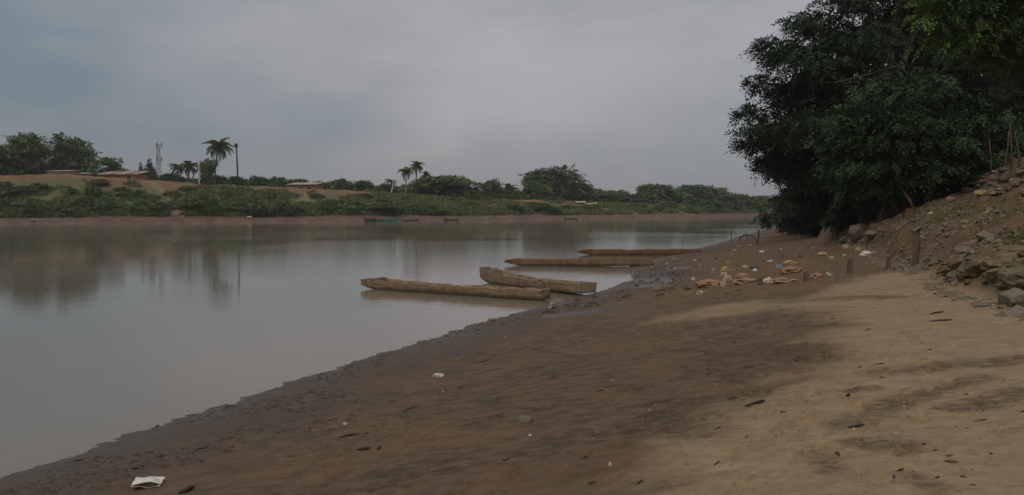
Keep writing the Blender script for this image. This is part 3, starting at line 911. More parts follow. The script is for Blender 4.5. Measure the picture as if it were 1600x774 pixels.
auto_tree('bank_tree', 'dark tree standing inland behind the see-through crown', 36.0, 55.0, 7.0, 10.0, 14, 3000, L_DARK, 0.7, 0.32, 0.15)
auto_tree('bank_tree', 'dark tree deep inland behind the fence poles', 46.0, 66.0, 8.0, 13.0, 14, 2800, L_DARK, 0.8, 0.38, 0.1)
# undergrowth along the foot of the trees
ug = 'undergrowth shrubs below the near trees'
for i, (px_, Yq, h_, w_) in enumerate([(1300, 44, 2.2, 3.4), (1268, 45.5, 1.5, 2.6), (1340, 40, 2.4, 3.2), (1380, 35, 2.2, 3.0), (1330, 34, 1.3, 1.8), (1430, 33, 2.2, 3.2), (1480, 33, 1.9, 3.0), (1270, 52, 2.6, 4.0), (1530, 34, 1.8, 2.8), (1240, 60, 3.0, 4.5),
                                        (1575, 35, 1.9, 3.0), (1460, 38, 3.0, 4.0), (1400, 41, 3.2, 4.5), (1540, 39, 3.0, 4.0)]):
    x_ = (px_ - 800) / FPX * Yq
    auto_tree('undergrowth_shrub', 'dark shrub in the undergrowth at the foot of the near trees', x_, Yq, h_, w_, 8, 800, L_UNDER, 0.30, 0.17, 0.15, 'shrub', 0.06, ug, 3, 6, 0.45, 0.5)

# ---- distant trees: a few real-size kinds, then copies
def far_kind(kind, leafm, seed):
    random.seed(seed)
    root = empty('far_bank_tree')
    mb = MB()
    n = 1500; bl = []
    if kind == 'round':
        h, w = 9.0, 10.0
        limb(mb, (0, 0, -0.5), (0.2, 0, 3.4), 0.35, 0.25, 0, 7, 4, .03)
        for i in range(24):
            a = random.uniform(0, 6.28); z = random.uniform(1.6, 7.9); rad = 3.9 * math.sqrt(max(0.05, 1 - ((z - 3.8) / 4.8) ** 2))
            bl.append(((math.cos(a) * rad * .8, math.sin(a) * rad * .8, z), (1.7, 1.7, 1.15)))
        bl.append(((0, 0, 5.0), (3.2, 3.2, 2.6)))
        n = 3600
    elif kind == 'umbrella':
        h, w = 7.0, 12.0
        limb(mb, (0, 0, -0.5), (0.3, 0, 2.6), 0.3, 0.22, 0, 7, 4, .03)
        for i in range(30):
            a = random.uniform(0, 6.28); rad = random.uniform(0.5, 4.9); z = random.uniform(1.2, 6.1) if i % 2 else 6.1 - 0.13 * rad * rad
            bl.append(((math.cos(a) * rad, math.sin(a) * rad, max(z, 1.2)), (1.5, 1.5, 0.75)))
        n = 3000
    elif kind == 'layered':
        h, w = 11.0, 10.0
        limb(mb, (0, 0, -0.5), (-0.2, 0.1, 4.8), 0.32, 0.2, 0, 7, 5, .03)
        for i in range(22):
            a = random.uniform(0, 6.28); z = random.uniform(2.6, 10.2); rad = random.uniform(1.0, 4.2) * (1.05 - 0.5 * (z - 3.6) / 7)
            bl.append(((math.cos(a) * rad, math.sin(a) * rad, z), (1.9, 1.9, 0.8)))
        n = 3000
    elif kind == 'cone':
        h, w = 8.0, 4.6
        limb(mb, (0, 0, -0.5), (0, 0, 7.4), 0.16, 0.04, 0, 6, 5, .01)
        for i in range(15):
            u = i / 14; z = 1.0 + 6.6 * u; a = i * 2.4
            rad = 1.25 * (1 - u)
            bl.append(((math.cos(a) * rad, math.sin(a) * rad, z), (1.25 * (1.05 - u), 1.25 * (1.05 - u), 0.75)))
        n = 2000
    elif kind == 'sparse':
        h, w = 7.0, 7.0
        for i in range(3):
            limb(mb, (0, 0, -0.5), (random.uniform(-2, 2), random.uniform(-1, 1), 4.6), 0.14, 0.05, 0, 6, 5, .05)
        for i in range(12):
            a = random.uniform(0, 6.28); rad = random.uniform(0.6, 3.0); z = random.uniform(2.5, 6.5)
            bl.append(((math.cos(a) * rad, math.sin(a) * rad, z), (1.0, 1.0, 0.6)))
        n = 1200
    elif kind == 'bush':
        h, w = 3.0, 7.0
        for i in range(4):
            limb(mb, (0, 0, -0.4), (random.uniform(-2, 2), random.uniform(-1.5, 1.5), 1.5), 0.06, 0.03, 0, 5, 3, .05)
        for i in range(14):
            a = random.uniform(0, 6.28); rad = random.uniform(0, 2.7); z = 0.4 + random.random() * (2.0 - 0.22 * rad * rad)
            bl.append(((math.cos(a) * rad, math.sin(a) * rad, z), (1.0, 1.0, 0.55)))
        n = 1500
    elif kind == 'wood':
        h, w = 10.0, 16.0
        limb(mb, (0, 0, -0.5), (0, 0, 5), 0.3, 0.2, 0, 6, 4, .03)
        for i in range(18):
            a = random.uniform(0, 6.28); z = random.uniform(0.6, 8.6); rad = 6.3 * math.sqrt(max(0.08, 1 - (z / 9.6) ** 2))
            bl.append(((math.cos(a) * rad * .85, math.sin(a) * rad * .85, z), (2.6, 2.6, 1.5)))
        bl.append(((0, 0, 3.5), (6, 6, 3)))
        n = 3800
    for c, r in bl[:9]:
        limb(mb, (0, 0, h * 0.25), c, 0.09, 0.03, 0.05, 5, 4, .04)
    mb.obj('trunk', M_BARK, root, True)
    P, A = crown_points(bl, n, 11, 0.34, 0.55)
    P[:, 2] = np.maximum(P[:, 2], 0.15)
    sz = {'bush': (0.5, 0.34), 'wood': (0.9, 0.75), 'cone': (0.55, 0.36), 'sparse': (0.55, 0.36)}.get(kind, (0.75, 0.5))
    V, Q = sprays(P, A, sz[0], 4, sz[1], 0.25, 0.6)
    ctop = float(V[:, 2].max()); cw = float(np.percentile(np.abs(V[:, 0]), 98) * 2)
    link('crown', qmesh('crown', V, Q), leafm, root)
    return root, ctop, cw
KINDS = {}
for k_, (kind, lm_) in {'round': ('round', L_FAR), 'round_dark': ('round', L_FARD), 'umbrella': ('umbrella', L_FAR), 'layered': ('layered', L_FAR), 'cone': ('cone', L_FARD),
                        'sparse': ('sparse', L_FAR), 'bush': ('bush', L_FARB), 'bush2': ('bush', L_OLIVE), 'wood': ('wood', L_FARD), 'wood2': ('wood', L_FAR)}.items():
    KINDS[k_] = far_kind(kind, lm_, hash(k_) % 1 + sum(map(ord, k_)))
random.seed(11)
_used = set()
def put(kind, px, ytop, wpx, e, name, label, cat='tree', group=None, sy=1.0, base=None):
    root, th_, tw = KINDS[kind]
    p = fp(px, e)
    if base is not None: p.z = base
    top = at(px, ytop, p.y).z
    h = max(0.8, top - p.z)
    w = wpx / FPX * p.y
    if kind not in _used:
        o = root; _used.add(kind)
    else:
        o = copy_tree(root)
    o.name = name
    o.location = p
    o.rotation_euler = (0, 0, random.uniform(0, 6.28))
    o.scale = (w / tw, w / tw * sy, h / th_)
    for k in ('label', 'category', 'group'):
        if k in o: del o[k]
    tag(o, label, cat, group)
    return o
MARKS = [(0, 'beyond the layered tree'), (50, 'below the pale-trunked layered tree'), (110, 'by the beige hut'), (150, 'by the thin sparse tree'), (195, 'by the long low house'), (250, 'by the diagonal earth path'),
         (312, 'by the straight white pole'), (343, 'by the tall coconut palm'), (380, 'by the dark slender pole'), (425, 'between dark pole and brick house'), (478, 'by the small brick house'), (530, 'between brick house and leaning pole'), (600, 'by the leaning white pole'),
         (650, 'by the three palms'), (700, 'by the umbrella shaped tree'), (770, 'by the hauled up pale boats'), (850, 'by the dome shaped tree'), (925, 'by the yellow tarpaulin'), (1000, 'by the orange slope'), (1090, 'by the broad pale tree')]
def mark(px):
    return min(MARKS, key=lambda m: abs(m[0] - px))[1]
gt = 'trees along the top of the far bank'
gh = 'low dark green trees lining the far bank top'
FT = [
 ('layered', 2, 224, 70, 34, 'tall tree rising from the far bank beside the pale-trunked layered tree'),
 ('layered', 50, 205, 74, 36, 'layered pale-trunked tree beside the rounded tree above the beige hut'),
 ('round_dark', 112, 207, 74, 42, 'big rounded grey green tree standing behind the beige hut'),
 ('sparse', 166, 244, 46, 34, 'thin sparse tree between the beige hut and the red-roofed house'),
 ('cone', 222, 253, 20, 40, 'short pointed tree beside the red-roofed house'),
 ('cone', 236, 247, 34, 38, 'taller pointed dark tree in front of the lattice mast'),
 ('round_dark', 270, 268, 34, 36, 'dark round tree below the small palms near the lattice mast'),
 ('sparse', 324, 246, 30, 32, 'yellowish green thin tree leaning into the tall coconut palm'),
 ('round', 338, 272, 40, 36, 'low round tree under the tall coconut palm'),
 ('round', 372, 274, 36, 38, 'low round tree at the foot of the dark slender pole'),
 ('round_dark', 770, 278, 30, 36, 'dark pointed crowned tree right of the umbrella shaped tree'),
 ('umbrella', 690, 272, 104, 30, 'wide umbrella shaped tree beside the three palms'),
 ('round_dark', 866, 257, 92, 40, 'largest dome shaped tree on the far bank'),
 ('round_dark', 900, 283, 62, 38, 'dark round tree leaning on the dome shaped tree, behind the yellow tarpaulin'),
 ('round', 838, 282, 44, 34, 'round tree half hidden by the dome shaped tree'),
 ('sparse', 975, 296, 40, 44, 'thin pale tree in the dip between the rounded groves'),
 ('round', 1022, 286, 62, 44, 'rounded tree with a small raised tuft above the orange slope'),
 ('wood2', 1000, 301, 60, 34, 'bushy tree at the edge of the orange slope'),
 ('round', 1092, 287, 84, 46, 'broad pale green rounded tree near the river bend'),
 ('wood2', 1055, 296, 62, 40, 'hazy rounded tree between the tufted tree and the broad pale one'),
]
for k_, px_, yt, wp, e_, lb in FT:
    put(k_, px_, yt, wp, e_, 'far_bank_tree', lb, 'tree', gt)
for i, (px_, yt, wp, e_) in enumerate([(400, 272, 40, 44), (430, 275, 44, 42), (465, 278, 40, 52), (500, 281, 36, 50), (530, 278, 46, 46), (565, 281, 44, 44), (600, 284, 46, 40), (640, 286, 36, 40), (740, 297, 30, 46), (800, 290, 30, 44),
                                        (940, 294, 50, 48), (965, 300, 40, 40), (290, 276, 30, 44), (200, 262, 60, 90), (25, 250, 50, 46), (70, 250, 46, 60)]):
    put(['wood', 'wood2', 'round'][i % 3], px_, yt, wp, e_, 'far_bank_tree', 'low dark green tree ' + mark(px_) + ', in the bank top row', 'tree', gh)
for i, (px_, yt, wp, e_) in enumerate([(1130, 302, 52, 14), (1160, 306, 50, 16), (1190, 304, 50, 22), (1110, 312, 40, 10), (1150, 300, 50, 50), (1180, 312, 40, 9), (1215, 310, 50, 18), (1085, 310, 40, 18), (1240, 306, 60, 26), (1045, 314, 30, 14)]):
    put(['wood', 'wood2'][i % 2], px_, yt, wp, e_, 'far_bank_tree', 'hazy green tree in the grove where the river bends away', 'tree', 'trees where the river bends away')
for i in range(34):
    px_ = -60 + i * 37 + random.uniform(-8, 8)
    yt = float(np.interp(px_, [-60, 150, 250, 400, 700, 1000, 1200], [258, 266, 272, 281, 292, 304, 311])) + random.uniform(-3, 3)
    put(['wood', 'wood2'][i % 2], px_, yt, random.uniform(44, 64), random.uniform(60, 85), 'background_tree', 'green background tree behind the far bank, ' + mark(px_), 'tree', 'background wood behind the far bank')
# shrubs on the far slope
gb = 'green shrubs on the far river slope'
for i, (px_, e_, wp, hp) in enumerate([(10, 12, 60, 22), (50, 10, 60, 20), (95, 10, 56, 20), (30, 17, 50, 16), (135, 11, 50, 28), (150, 16, 44, 26), (175, 10, 60, 22), (215, 9.5, 60, 24), (228, 16, 40, 22), (245, 10, 40, 18), (268, 18, 36, 16),
        (300, 10, 56, 24), (335, 9.5, 60, 26), (320, 15, 50, 16), (370, 10, 60, 22), (405, 9, 56, 22), (440, 9, 56, 24), (462, 9.5, 34, 20), (395, 15, 50, 12), (515, 11, 50, 18), (550, 10, 56, 20), (590, 9.5, 60, 20), (615, 10, 34, 16), (540, 15, 50, 10),
        (650, 10, 40, 15), (675, 9.5, 50, 16), (695, 10, 30, 12), (800, 12, 44, 12), (835, 11, 50, 14), (865, 10, 44, 12), (1000, 14, 24, 10), (1075, 9, 30, 16), (1098, 10, 24, 14), (920, 13, 40, 8), (960, 13, 30, 7), (0, 20, 40, 22), (110, 18, 40, 14),
        (60, 20, 44, 9), (190, 20, 40, 9), (205, 17, 36, 10), (290, 21, 30, 9), (350, 20, 40, 8), (430, 19, 40, 8), (500, 20, 34, 7), (570, 20, 40, 8), (640, 20, 30, 8), (600, 16, 44, 9), (730, 17, 34, 8), (710, 21, 30, 7), (830, 19, 40, 7), (890, 16, 40, 8), (985, 17, 30, 7), (1030, 12, 34, 9), (150, 22, 30, 14)]):
    e_ = e_ - 2.6
    p_ = fp(px_, e_)
    py0 = 325 - (p_.z - EYE) / p_.y * FPX
    hp *= random.uniform(0.55, 0.95); wp *= random.uniform(0.7, 1.05)
    put(['bush', 'bush2'][(i * 7 // 3) % 2], px_ + random.uniform(-6, 6), py0 - hp, wp, e_, 'slope_shrub', ('upper' if e_ > 10.5 else 'lower') + ' slope green shrub ' + mark(px_), 'shrub', gb, 0.8)

# low ground cover on the far slope
def far_cover():
    n = 80000
    px_ = rng.uniform(-120, 1180, n); e_ = 5.0 + 18 * rng.random(n) ** 1.35
    Y = np.full(n, 160.0)
    for _ in range(12):
        X = (px_ - 800) / FPX * Y
        Y = FW(X) + e_
    keep = fbm(X, Y, 0.12, 161, 3) + 0.35 * fbm(X, Y, 0.5, 165, 2) > -0.30 + 0.026 * (e_ - 10)
    X = X[keep]; Y = Y[keep]
    P = np.stack([X, Y, G(X, Y)], -1)
    A = unit(len(P)) * 0.7 + np.array([0, 0, 0.8])
    V, Q = sprays(P, A, 0.5, 2, 0.46, 0.2, 0.4)
    tag(link('far_slope_ground_cover', qmesh('cover', V, Q), L_COVER), 'low green growth covering the far slope', 'ground cover', kind='stuff')
far_cover()

# ------------------------------------------------------------------ palms
def frond_mesh(L=2.6):
    V = []; F = []
    n = 11
    pts = []
    for i in range(n + 1):
        u = i / n
        pts.append(Vector((L * (u - 0.16 * u * u), 0, 0.50 * L * u - 0.98 * L * u * u)))
    mb = MB()
    mb.tube(pts, [0.05 * (1 - 0.8 * i / n) for i in range(n + 1)], 4)
    for i in range(1, n + 1):
        p = pts[i]
        for s in (1, -1):
            for j in (0, 0.5):
                b = p - Vector((L / n * j, 0, 0))
                ll = L * 0.30 * math.sin(math.pi * min(0.95, 0.18 + 0.75 * i / n)) + 0.1
                tip = b + Vector((0.35 * ll, s * 0.75 * ll, -0.55 * ll))
                wv = Vector((0.13, 0, 0.05))
                mb.add([b - wv * .6, b + wv * .6, tip + wv * .2, tip - wv * .2], [(0, 1, 2, 3)])
    return mesh('frond', mb.v, mb.f)
FR = frond_mesh()
FR.materials.append(L_PALM)
def palm(px, ytop, e, label, lean=0.4, pale=False, crown=2.6, nfr=15, ybase=None, seed=0):
    rr = random.Random(seed)
    p = fp(px, e)
    top = at(px, ytop, p.y)
    sc_ = crown / 2.6
    hz = top.z - p.z - 1.0 * sc_
    root = empty('coconut_palm', p)
    tag(root, label, 'palm tree', 'palms on the far bank')
    mb = MB()
    pts = [Vector((lean * (u * u - 1), 0.1 * u, hz * u)) for u in [i / 8 for i in range(9)]]
    pts[0].z -= 0.3
    mb.tube(pts, [0.19 - 0.08 * i / 8 for i in range(9)], 8)
    mb.obj('trunk', M_PALEBARK if pale else M_BARK, root, True)
    for i in range(nfr):
        o = link('frond', FR, None, root)
        o.location = (0, 0.1, hz - 0.05)
        ring = i % 3
        o.rotation_euler = (rr.uniform(-.2, .2), [-0.85, -0.2, 0.5][ring] + rr.uniform(-.35, .35), i * 2.399 + rr.uniform(-.2, .2))
        s_ = sc_ * rr.uniform(0.85, 1.12)
        o.scale = (s_, s_, s_)
    return root
palm(343, 220, 31, 'tall coconut palm with broad drooping crown beside the dark slender pole', 0.9, False, 3.3, 28, seed=1)
palm(280, 256, 33, 'small palm beside the dark round tree near the lattice mast', 0.2, False, 2.0, 18, seed=2)
palm(297, 254, 32, 'small arching palm between the lattice mast and the white pole', 0.2, False, 2.3, 18, seed=3)
palm(318, 259, 34, 'small palm directly behind the white pole', 0.1, False, 1.9, 16, seed=4)
palm(635, 263, 25, 'white-trunked palm with drooping dry fronds', 0.05, True, 1.9, 24, seed=5)
palm(652, 254, 33, 'tallest palm of the three beside the umbrella shaped tree', 0.3, False, 2.0, 22, seed=6)
palm(666, 269, 36, 'short palm poking out above the umbrella shaped tree', 0.1, False, 1.5, 18, seed=7)
palm(612, 280, 34, 'small palm behind the leaning white pole', 0.1, False, 1.6, 16, seed=8)
palm(795, 290, 34, 'low wide-leaved palm beside the dome shaped tree', 0.1, False, 2.4, 18, seed=9)

# ------------------------------------------------------------------ poles, mast, houses on the far bank
def pole(px, ytop, e, label, mat, r=0.13, lean=0.0, head=None, name='utility_pole', arms=True):
    p = fp(px, e)
    top = at(px, ytop, p.y)
    h = top.z - p.z
    root = empty(name, p)
    tag(root, label, 'pole')
    mb = MB()
    mb.tube([Vector((lean * (u - 1) * 1.0 + 0.12 * lean * math.sin(5 * u), 0, h * u - (0.3 if u == 0 else 0))) for u in [i / 6 for i in range(7)]], [r * (1.15 - 0.4 * i / 6) for i in range(7)], 8)
    mb.obj('shaft', mat, root, True)
    if head:
        MB().tube([(0, 0, h - .5), (0, 0, h - .3), (0, 0, h + .35), (0, 0, h + .6)], [.12, .42, .42, .1], 8).obj('lamp_head', M_DARKPOLE, root)
    elif arms:
        ca_ = MB().box((0, 0, h - 0.35), (1.0, 0.08, 0.09)).obj('crossarm', M_DARKPOLE, root)
        for s in (-0.4, 0, 0.4):
            MB().tube([(s, 0, h - .3), (s, 0, h - .12)], [.04, .03], 6).obj('insulator', M_CONC, ca_)
    return root
pole(312.5, 250, 25, 'straight white concrete pole beside the tall coconut palm', M_CONC, 0.15)
pole(616, 280, 24.5, 'leaning short white pole beside the white-trunked palm', M_CONC, 0.14, 0.7, arms=False)
pole(371, 228, 44, 'dark slender slightly bent pole with a small head', M_DARKPOLE, 0.2, -0.5, True, 'lamp_pole')

def mast():
    p = fp(250, 120)
    top = at(250, 221, p.y)
    h = top.z - p.z
    root = empty('lattice_mast', p)
    tag(root, 'tall grey red lattice communications mast rising behind the pointed trees', 'mast')
    def corner(k, z):
        w = 0.62 - 0.3 * z / h
        return Vector(((1, 1, -1, -1)[k] * w, (1, -1, -1, 1)[k] * w, z))
    for k in range(4):
        MB().tube([corner(k, 0), corner(k, h - 1)], [0.05, 0.04], 5).obj('leg', M_STEEL, root)
    n = 10
    for i in range(n):
        z0, z1 = (h - 1) * i / n, (h - 1) * (i + 1) / n
        mb = MB()
        for k in range(4):
            mb.tube([corner(k, z0), corner((k + 1) % 4, z1)], 0.026, 4)
            mb.tube([corner((k + 1) % 4, z0), corner(k, z1)], 0.026, 4)
            mb.tube([corner(k, z1), corner((k + 1) % 4, z1)], 0.026, 4)
        mb.obj('brace_section', M_STEEL, root)
    for z, w in ((h - 1.2, 1.1), (h * 0.66, 1.0)):
        for a in range(3):
            an = a * 2.094 + .4
            MB().box((0.9 * math.cos(an), 0.9 * math.sin(an), z), (0.25, 0.2, 1.4)).obj('antenna_panel', M_STEEL, root)
    MB().tube([(0, 0, h - 1), (0, 0, h + .8)], [.06, .03], 5).obj('lightning_rod', M_STEEL, root)
mast()

def house(px, e, wpx, ytop, label, wall, roofm, depth=4.0, rise=0.5, door=True, name='house', windows=(0.25, 0.75), rz=0.0, sheets=5, base=None, mono=True):
    p = fp(px, e)
    if base is not None: p.z = base
    w = wpx / FPX * p.y
    h = max(1.6, at(px, ytop, p.y).z - p.z - rise * 0.6)
    root = empty(name, p, rz)
    tag(root, label, 'house')
    t_ = 0.15
    def wallpiece(x0, x1, z0, z1, y=-depth / 2):
        return MB().box(((x0 + x1) / 2, y, (z0 + z1) / 2), (x1 - x0, t_, z1 - z0))
    # front wall pieced round its openings
    op = [(u * w - w / 2 - .35, u * w - w / 2 + .35, h * .45, h * .78, 'window') for u in windows]
    if door: op.append((-0.4, 0.4, -0.2, h * .8, 'door'))
    op.sort()
    mb = MB(); x = -w / 2
    for a, b, z0, z1, kind in op:
        mb.box(((x + a) / 2, -depth / 2, (h - .5) / 2), (a - x, t_, h + .5))
        if z0 > 0: mb.box(((a + b) / 2, -depth / 2, (z0 - .5) / 2), (b - a, t_, z0 + .5))
        mb.box(((a + b) / 2, -depth / 2, (z1 + h) / 2), (b - a, t_, h - z1))
        x = b
    mb.box(((x + w / 2) / 2, -depth / 2, (h - .5) / 2), (w / 2 - x, t_, h + .5))
    mb.obj('front_wall', wall, root)
    for a, b, z0, z1, kind in op:
        MB().box(((a + b) / 2, -depth / 2 + .05, (max(z0, 0) + z1) / 2), (b - a - .02, .03, z1 - max(z0, 0) - .02)).obj(kind, M_ROOMSHADE, root)  # dark panel in each opening, interior shade painted as colour
    MB().box((0, depth / 2, (h - .5) / 2), (w, t_, h + .5)).obj('back_wall', wall, root)
    for s in (-1, 1):
        MB().box((s * (w / 2 - t_ / 2), 0, (h - .5) / 2), (t_, depth - t_ - .01, h + .5)).obj('side_wall', wall, root)
    # roof: a row of sheets
    for i in range(sheets):
        x0 = -w / 2 - .3 + (w + .6) * i / sheets; x1 = -w / 2 - .3 + (w + .6) * (i + 1) / sheets + .06
        zoff = .012 * (i % 2)
        mb = MB()
        mono_ = [(-depth / 2 - .5, h + .03), (depth / 2 + .4, h + .03 + rise)] if mono else [(-depth / 2 - .5, h + .03), (0, h + .03 + rise), (depth / 2 + .5, h + .03)]
        for (ya, za), (yb, zb) in zip(mono_, mono_[1:]):
            V = [(x0, ya, za + zoff), (x1, ya, za + zoff), (x1, yb, zb + zoff), (x0, yb, zb + zoff)]
            V += [(a, b, c + .05) for a, b, c in V]
            mb.add(V, [(0, 3, 2, 1), (4, 5, 6, 7), (0, 1, 5, 4), (2, 3, 7, 6), (1, 2, 6, 5), (0, 4, 7, 3)])
        mb.obj('roof_sheet', roofm[i % len(roofm)], root)
    return root
house(102, 30, 32, 267, 'low beige hut with pale sheet roof under the big rounded tree', M_ADOBE, [M_SHEET], 4, 0.4, False, windows=(0.6,))
house(134, 32, 30, 271, 'small sheet-roofed shed between the beige hut and the thin sparse tree', M_ADOBE, [M_SHEET], 3, 0.4, False, 'shed', windows=())
house(195, 29, 58, 272, 'long low house with pale and red sheet roofing on the far bank', M_BRICKW, [M_SHEET, M_SHEET, M_TILE], 5, 0.9, True, windows=(0.2, 0.8), sheets=7)
house(478, 34, 46, 287, 'small brick house with a sloping pale roof above the sandy path', M_BRICKW, [M_SHEET], 4, 0.6, True, windows=(0.25, 0.78), rz=-0.2)
house(726, 24, 16, 306, 'tiny pale shelter at the end of the umbrella shaped tree', M_CONC, [M_SHEET], 2.5, 0.3, False, 'shed', windows=())

def shelter():
    p = fp(922, 17)
    root = empty('tarpaulin_shelter', p, 0.0, 0.7)
    tag(root, 'low market shelter with yellow and white tarpaulins in front of the dark round trees', 'shelter')
    for i, (x0, x1, y0, z0, m) in enumerate([(-5.5, -1.8, 1.5, 1.9, M_BAGW), (-2.2, 1.0, -1.0, 1.2, M_BAGY), (1.2, 2.6, 0.5, 1.5, M_BAGC)]):
        mb = MB(); n = 6
        V = []; F = []
        for a in range(n + 1):
            for b in range(4):
                u = a / n; v = b / 3
                zz_ = z0 - .45 * v - .15 * math.sin(math.pi * u) + random.uniform(-.05, .05)
                V.append((x0 + (x1 - x0) * u, y0 - 1.8 * v, zz_))
        m_ = len(V)
        V += [(x, y, z - .04) for x, y, z in V]
        for a in range(n):
            for b in range(3):
                q = (a * 4 + b, a * 4 + b + 1, a * 4 + b + 5, a * 4 + b + 4)
                F.append(q); F.append(tuple(m_ + k for k in q[::-1]))
        mb.add(V, F).obj('tarpaulin', m, root)
        for x in (x0 + .1, x1 - .1):
            for yy in (y0 - .1, y0 - 1.7):
                MB().tube([(x, yy, -.6), (x, yy, z0 - (.1 if yy > y0 - 1 else .5))], 0.05, 5).obj('pole', M_POST, root)
shelter()

# small boats drawn up on the far shore
def far_boat(px, e, L, label, mat, rz=0.0, h=0.55, z=None):
    p = fp(px, e)
    if z is not None: p.z = z
    root = empty('moored_boat', p, rz)
    tag(root, label, 'boat', 'boats along the far shore')
    n = 12; V = []; F = []
    for i in range(n + 1):
        u = i / n; x = L * (u - .5)
        b = 0.55 * max(0.12, math.sin(math.pi * (0.06 + 0.88 * u))) ** 0.6
        sh = h + 0.35 * (2 * u - 1) ** 4; kb = 0.3 * (2 * u - 1) ** 4
        V += [(x, -b * .6, kb), (x, -b, sh), (x, -b + .06, sh), (x, -b * .55, kb + .08), (x, b * .55, kb + .08), (x, b - .06, sh), (x, b, sh), (x, b * .6, kb)]
    for i in range(n):
        for k in range(8):
            F.append((8 * i + k, 8 * i + 8 + k, 8 * i + 8 + (k + 1) % 8, 8 * i + (k + 1) % 8))
    F += [tuple(range(8)), tuple(8 * n + k for k in range(7, -1, -1))]
    MB().add(V, F).obj('hull', mat, root)
    for u in (-.25, 0, .25):
        MB().box((L * u, 0, h * .75), (.25, .85, .05)).obj('thwart', M_FARWOOD, root)
far_boat(600, -0.9, 5.8, 'teal painted boat floating at the far shore', M_TEAL, 0.03, .5, -.12)
far_boat(578, -0.3, 2.2, 'small dark boat touching the bow of the teal boat', M_FARWOOD, 0.2, .5, -.05)
far_boat(640, -0.4, 4.0, 'low dark canoe lying behind the teal boat', M_FARWOOD, -0.05, .25, -.1)
far_boat(705, -0.1, 3.0, 'dark canoe drawn up below the red earth slope', M_FARWOOD, 0.4, .22, -0.06)
far_boat(892, -0.2, 3.6, 'dark canoe drawn up below the yellow tarpaulin', M_FARWOOD, 0.35, .22, -.06)
far_boat(757, 11.5, 5.0, 'pale boat hauled up higher on the red slope', M_PALEWOOD, -0.2, .5)
far_boat(775, 9.6, 4.4, 'pale boat hauled up lowest on the red slope', M_PALEWOOD, 0.1, .45)

# ------------------------------------------------------------------ stones, litter, posts
def lump(name, r=1.0, seed=0, squash=(1, 1, 1), amp=0.35, freq=1.1, sub=3, ridged=False, smooth=False, flatbase=None):
    import bmesh
    bm = bmesh.new()
    bmesh.ops.create_icosphere(bm, subdivisions=sub, radius=1.0)
    off = Vector((seed * 3.17, seed * 1.71, seed * 5.3))
    for v in bm.verts:
        n = v.co.normalized()
        d = mnoise.fractal(n * freq + off, 0.9, 2.1, 4)
        if ridged:
            d = 0.55 - abs(d) * 1.6 + 0.35 * abs(mnoise.noise(n * freq * 2.7 + off))
        v.co = n * (1 + amp * d)
        v.co = Vector((v.co.x * squash[0], v.co.y * squash[1], v.co.z * squash[2])) * r
        if flatbase is not None and v.co.z < flatbase * r:
            v.co.z = flatbase * r + (v.co.z - flatbase * r) * 0.15
    me = bpy.data.meshes.new(name)
    bm.to_mesh(me); bm.free()
    if smooth: me.shade_smooth()
    return me
ROCKS = [lump('stone', 1.0, i, (1.15, 0.85, 0.62), 0.45, 0.9 + 0.2 * (i % 3), 2) for i in range(6)]
for i, r_ in enumerate(ROCKS): r_.materials.append(M_STONE)
MOSSY = [lump('stone', 1.0, 20 + i, (1.2, 0.9, 0.6), 0.5, 1.0 + 0.2 * (i % 3), 3) for i in range(5)]
for r_ in MOSSY: r_.materials.append(M_MOSSY)
def rock(p, size, label, pool=ROCKS, group=None, name='stone', sink=0.25, sq=(1, 1, 1)):
    o = bpy.data.objects.new(name, random.choice(pool))
    COL.objects.link(o)
    s = size / 2
    o.location = (p.x, p.y, Hs(p.x, p.y) + s * 0.62 * sq[2] * (1 - 2 * sink))
    o.rotation_euler = (random.uniform(-.25, .25), random.uniform(-.25, .25), random.uniform(0, 6.28))
    o.scale = (s * sq[0], s * sq[1], s * sq[2])
    tag(o, label, 'stone', group)
    return o
gr_ = 'rubble stones at the foot of the near bank'
for i in range(60):
    px_ = random.uniform(1470, 1640); f = (px_ - 1470) / 130
    py_ = 425 + 38 * f * random.random() + random.uniform(-30, 8) * (0.4 + f)
    rock(gp(px_, py_), random.choice([.12, .16, .2, .26, .34]) * (0.7 + 0.5 * f), 'grey green stone in the rubble at the foot of the near bank', MOSSY, gr_, sink=0.42, sq=(1.0, 1, .95))
for px_, py_, s in [(1575, 418, .6), (1592, 440, .55), (1560, 432, .42), (1540, 416, .45), (1520, 428, .3), (1585, 400, .5), (1600, 425, .6), (1620, 440, .6)]:
    rock(gp(px_, py_), s, 'big grey green stone in the rubble at the foot of the near bank', MOSSY, 'big rubble stones at the foot of the near bank', sink=0.42, sq=(1.1, 1, .85))
for i in range(46):
    px_ = random.uniform(1375, 1480); py_ = 418 + random.uniform(-10, 6) - 0.02 * (px_ - 1375)
    rock(gp(px_, py_), random.uniform(.06, .17), 'small brown stone along the foot of the eroded bank face', ROCKS, 'small stones along the foot of the eroded bank face')
for i in range(42):
    px_ = random.uniform(1500, 1640); py_ = random.uniform(268, 306)
    rock(gp(px_, py_), random.uniform(.1, .4), 'stone strewn over the ledge at the top of the near bank', ROCKS, 'stones on the bank top ledge')
rock(gp(1343, 372), 0.95, 'squarish boulder at the end of the eroded bank face', ROCKS, name='boulder', sink=.2, sq=(1, .9, 1.25))
rock(gp(1322, 378), 0.5, 'smaller boulder leaning on the squarish boulder', ROCKS, name='boulder', sink=.2)
rock(gp(1362, 372), 0.6, 'brown boulder against the eroded bank face', ROCKS, name='boulder', sink=.2)
rock(gp(1587, 477), 0.50, 'rounded tan stone lying on the sand below the rubble', ROCKS, sink=.2)
rock(gp(1534, 479), 0.22, 'flat pale stone on the sand beside the rounded tan stone', ROCKS, sink=.3, sq=(1, 1, .6))
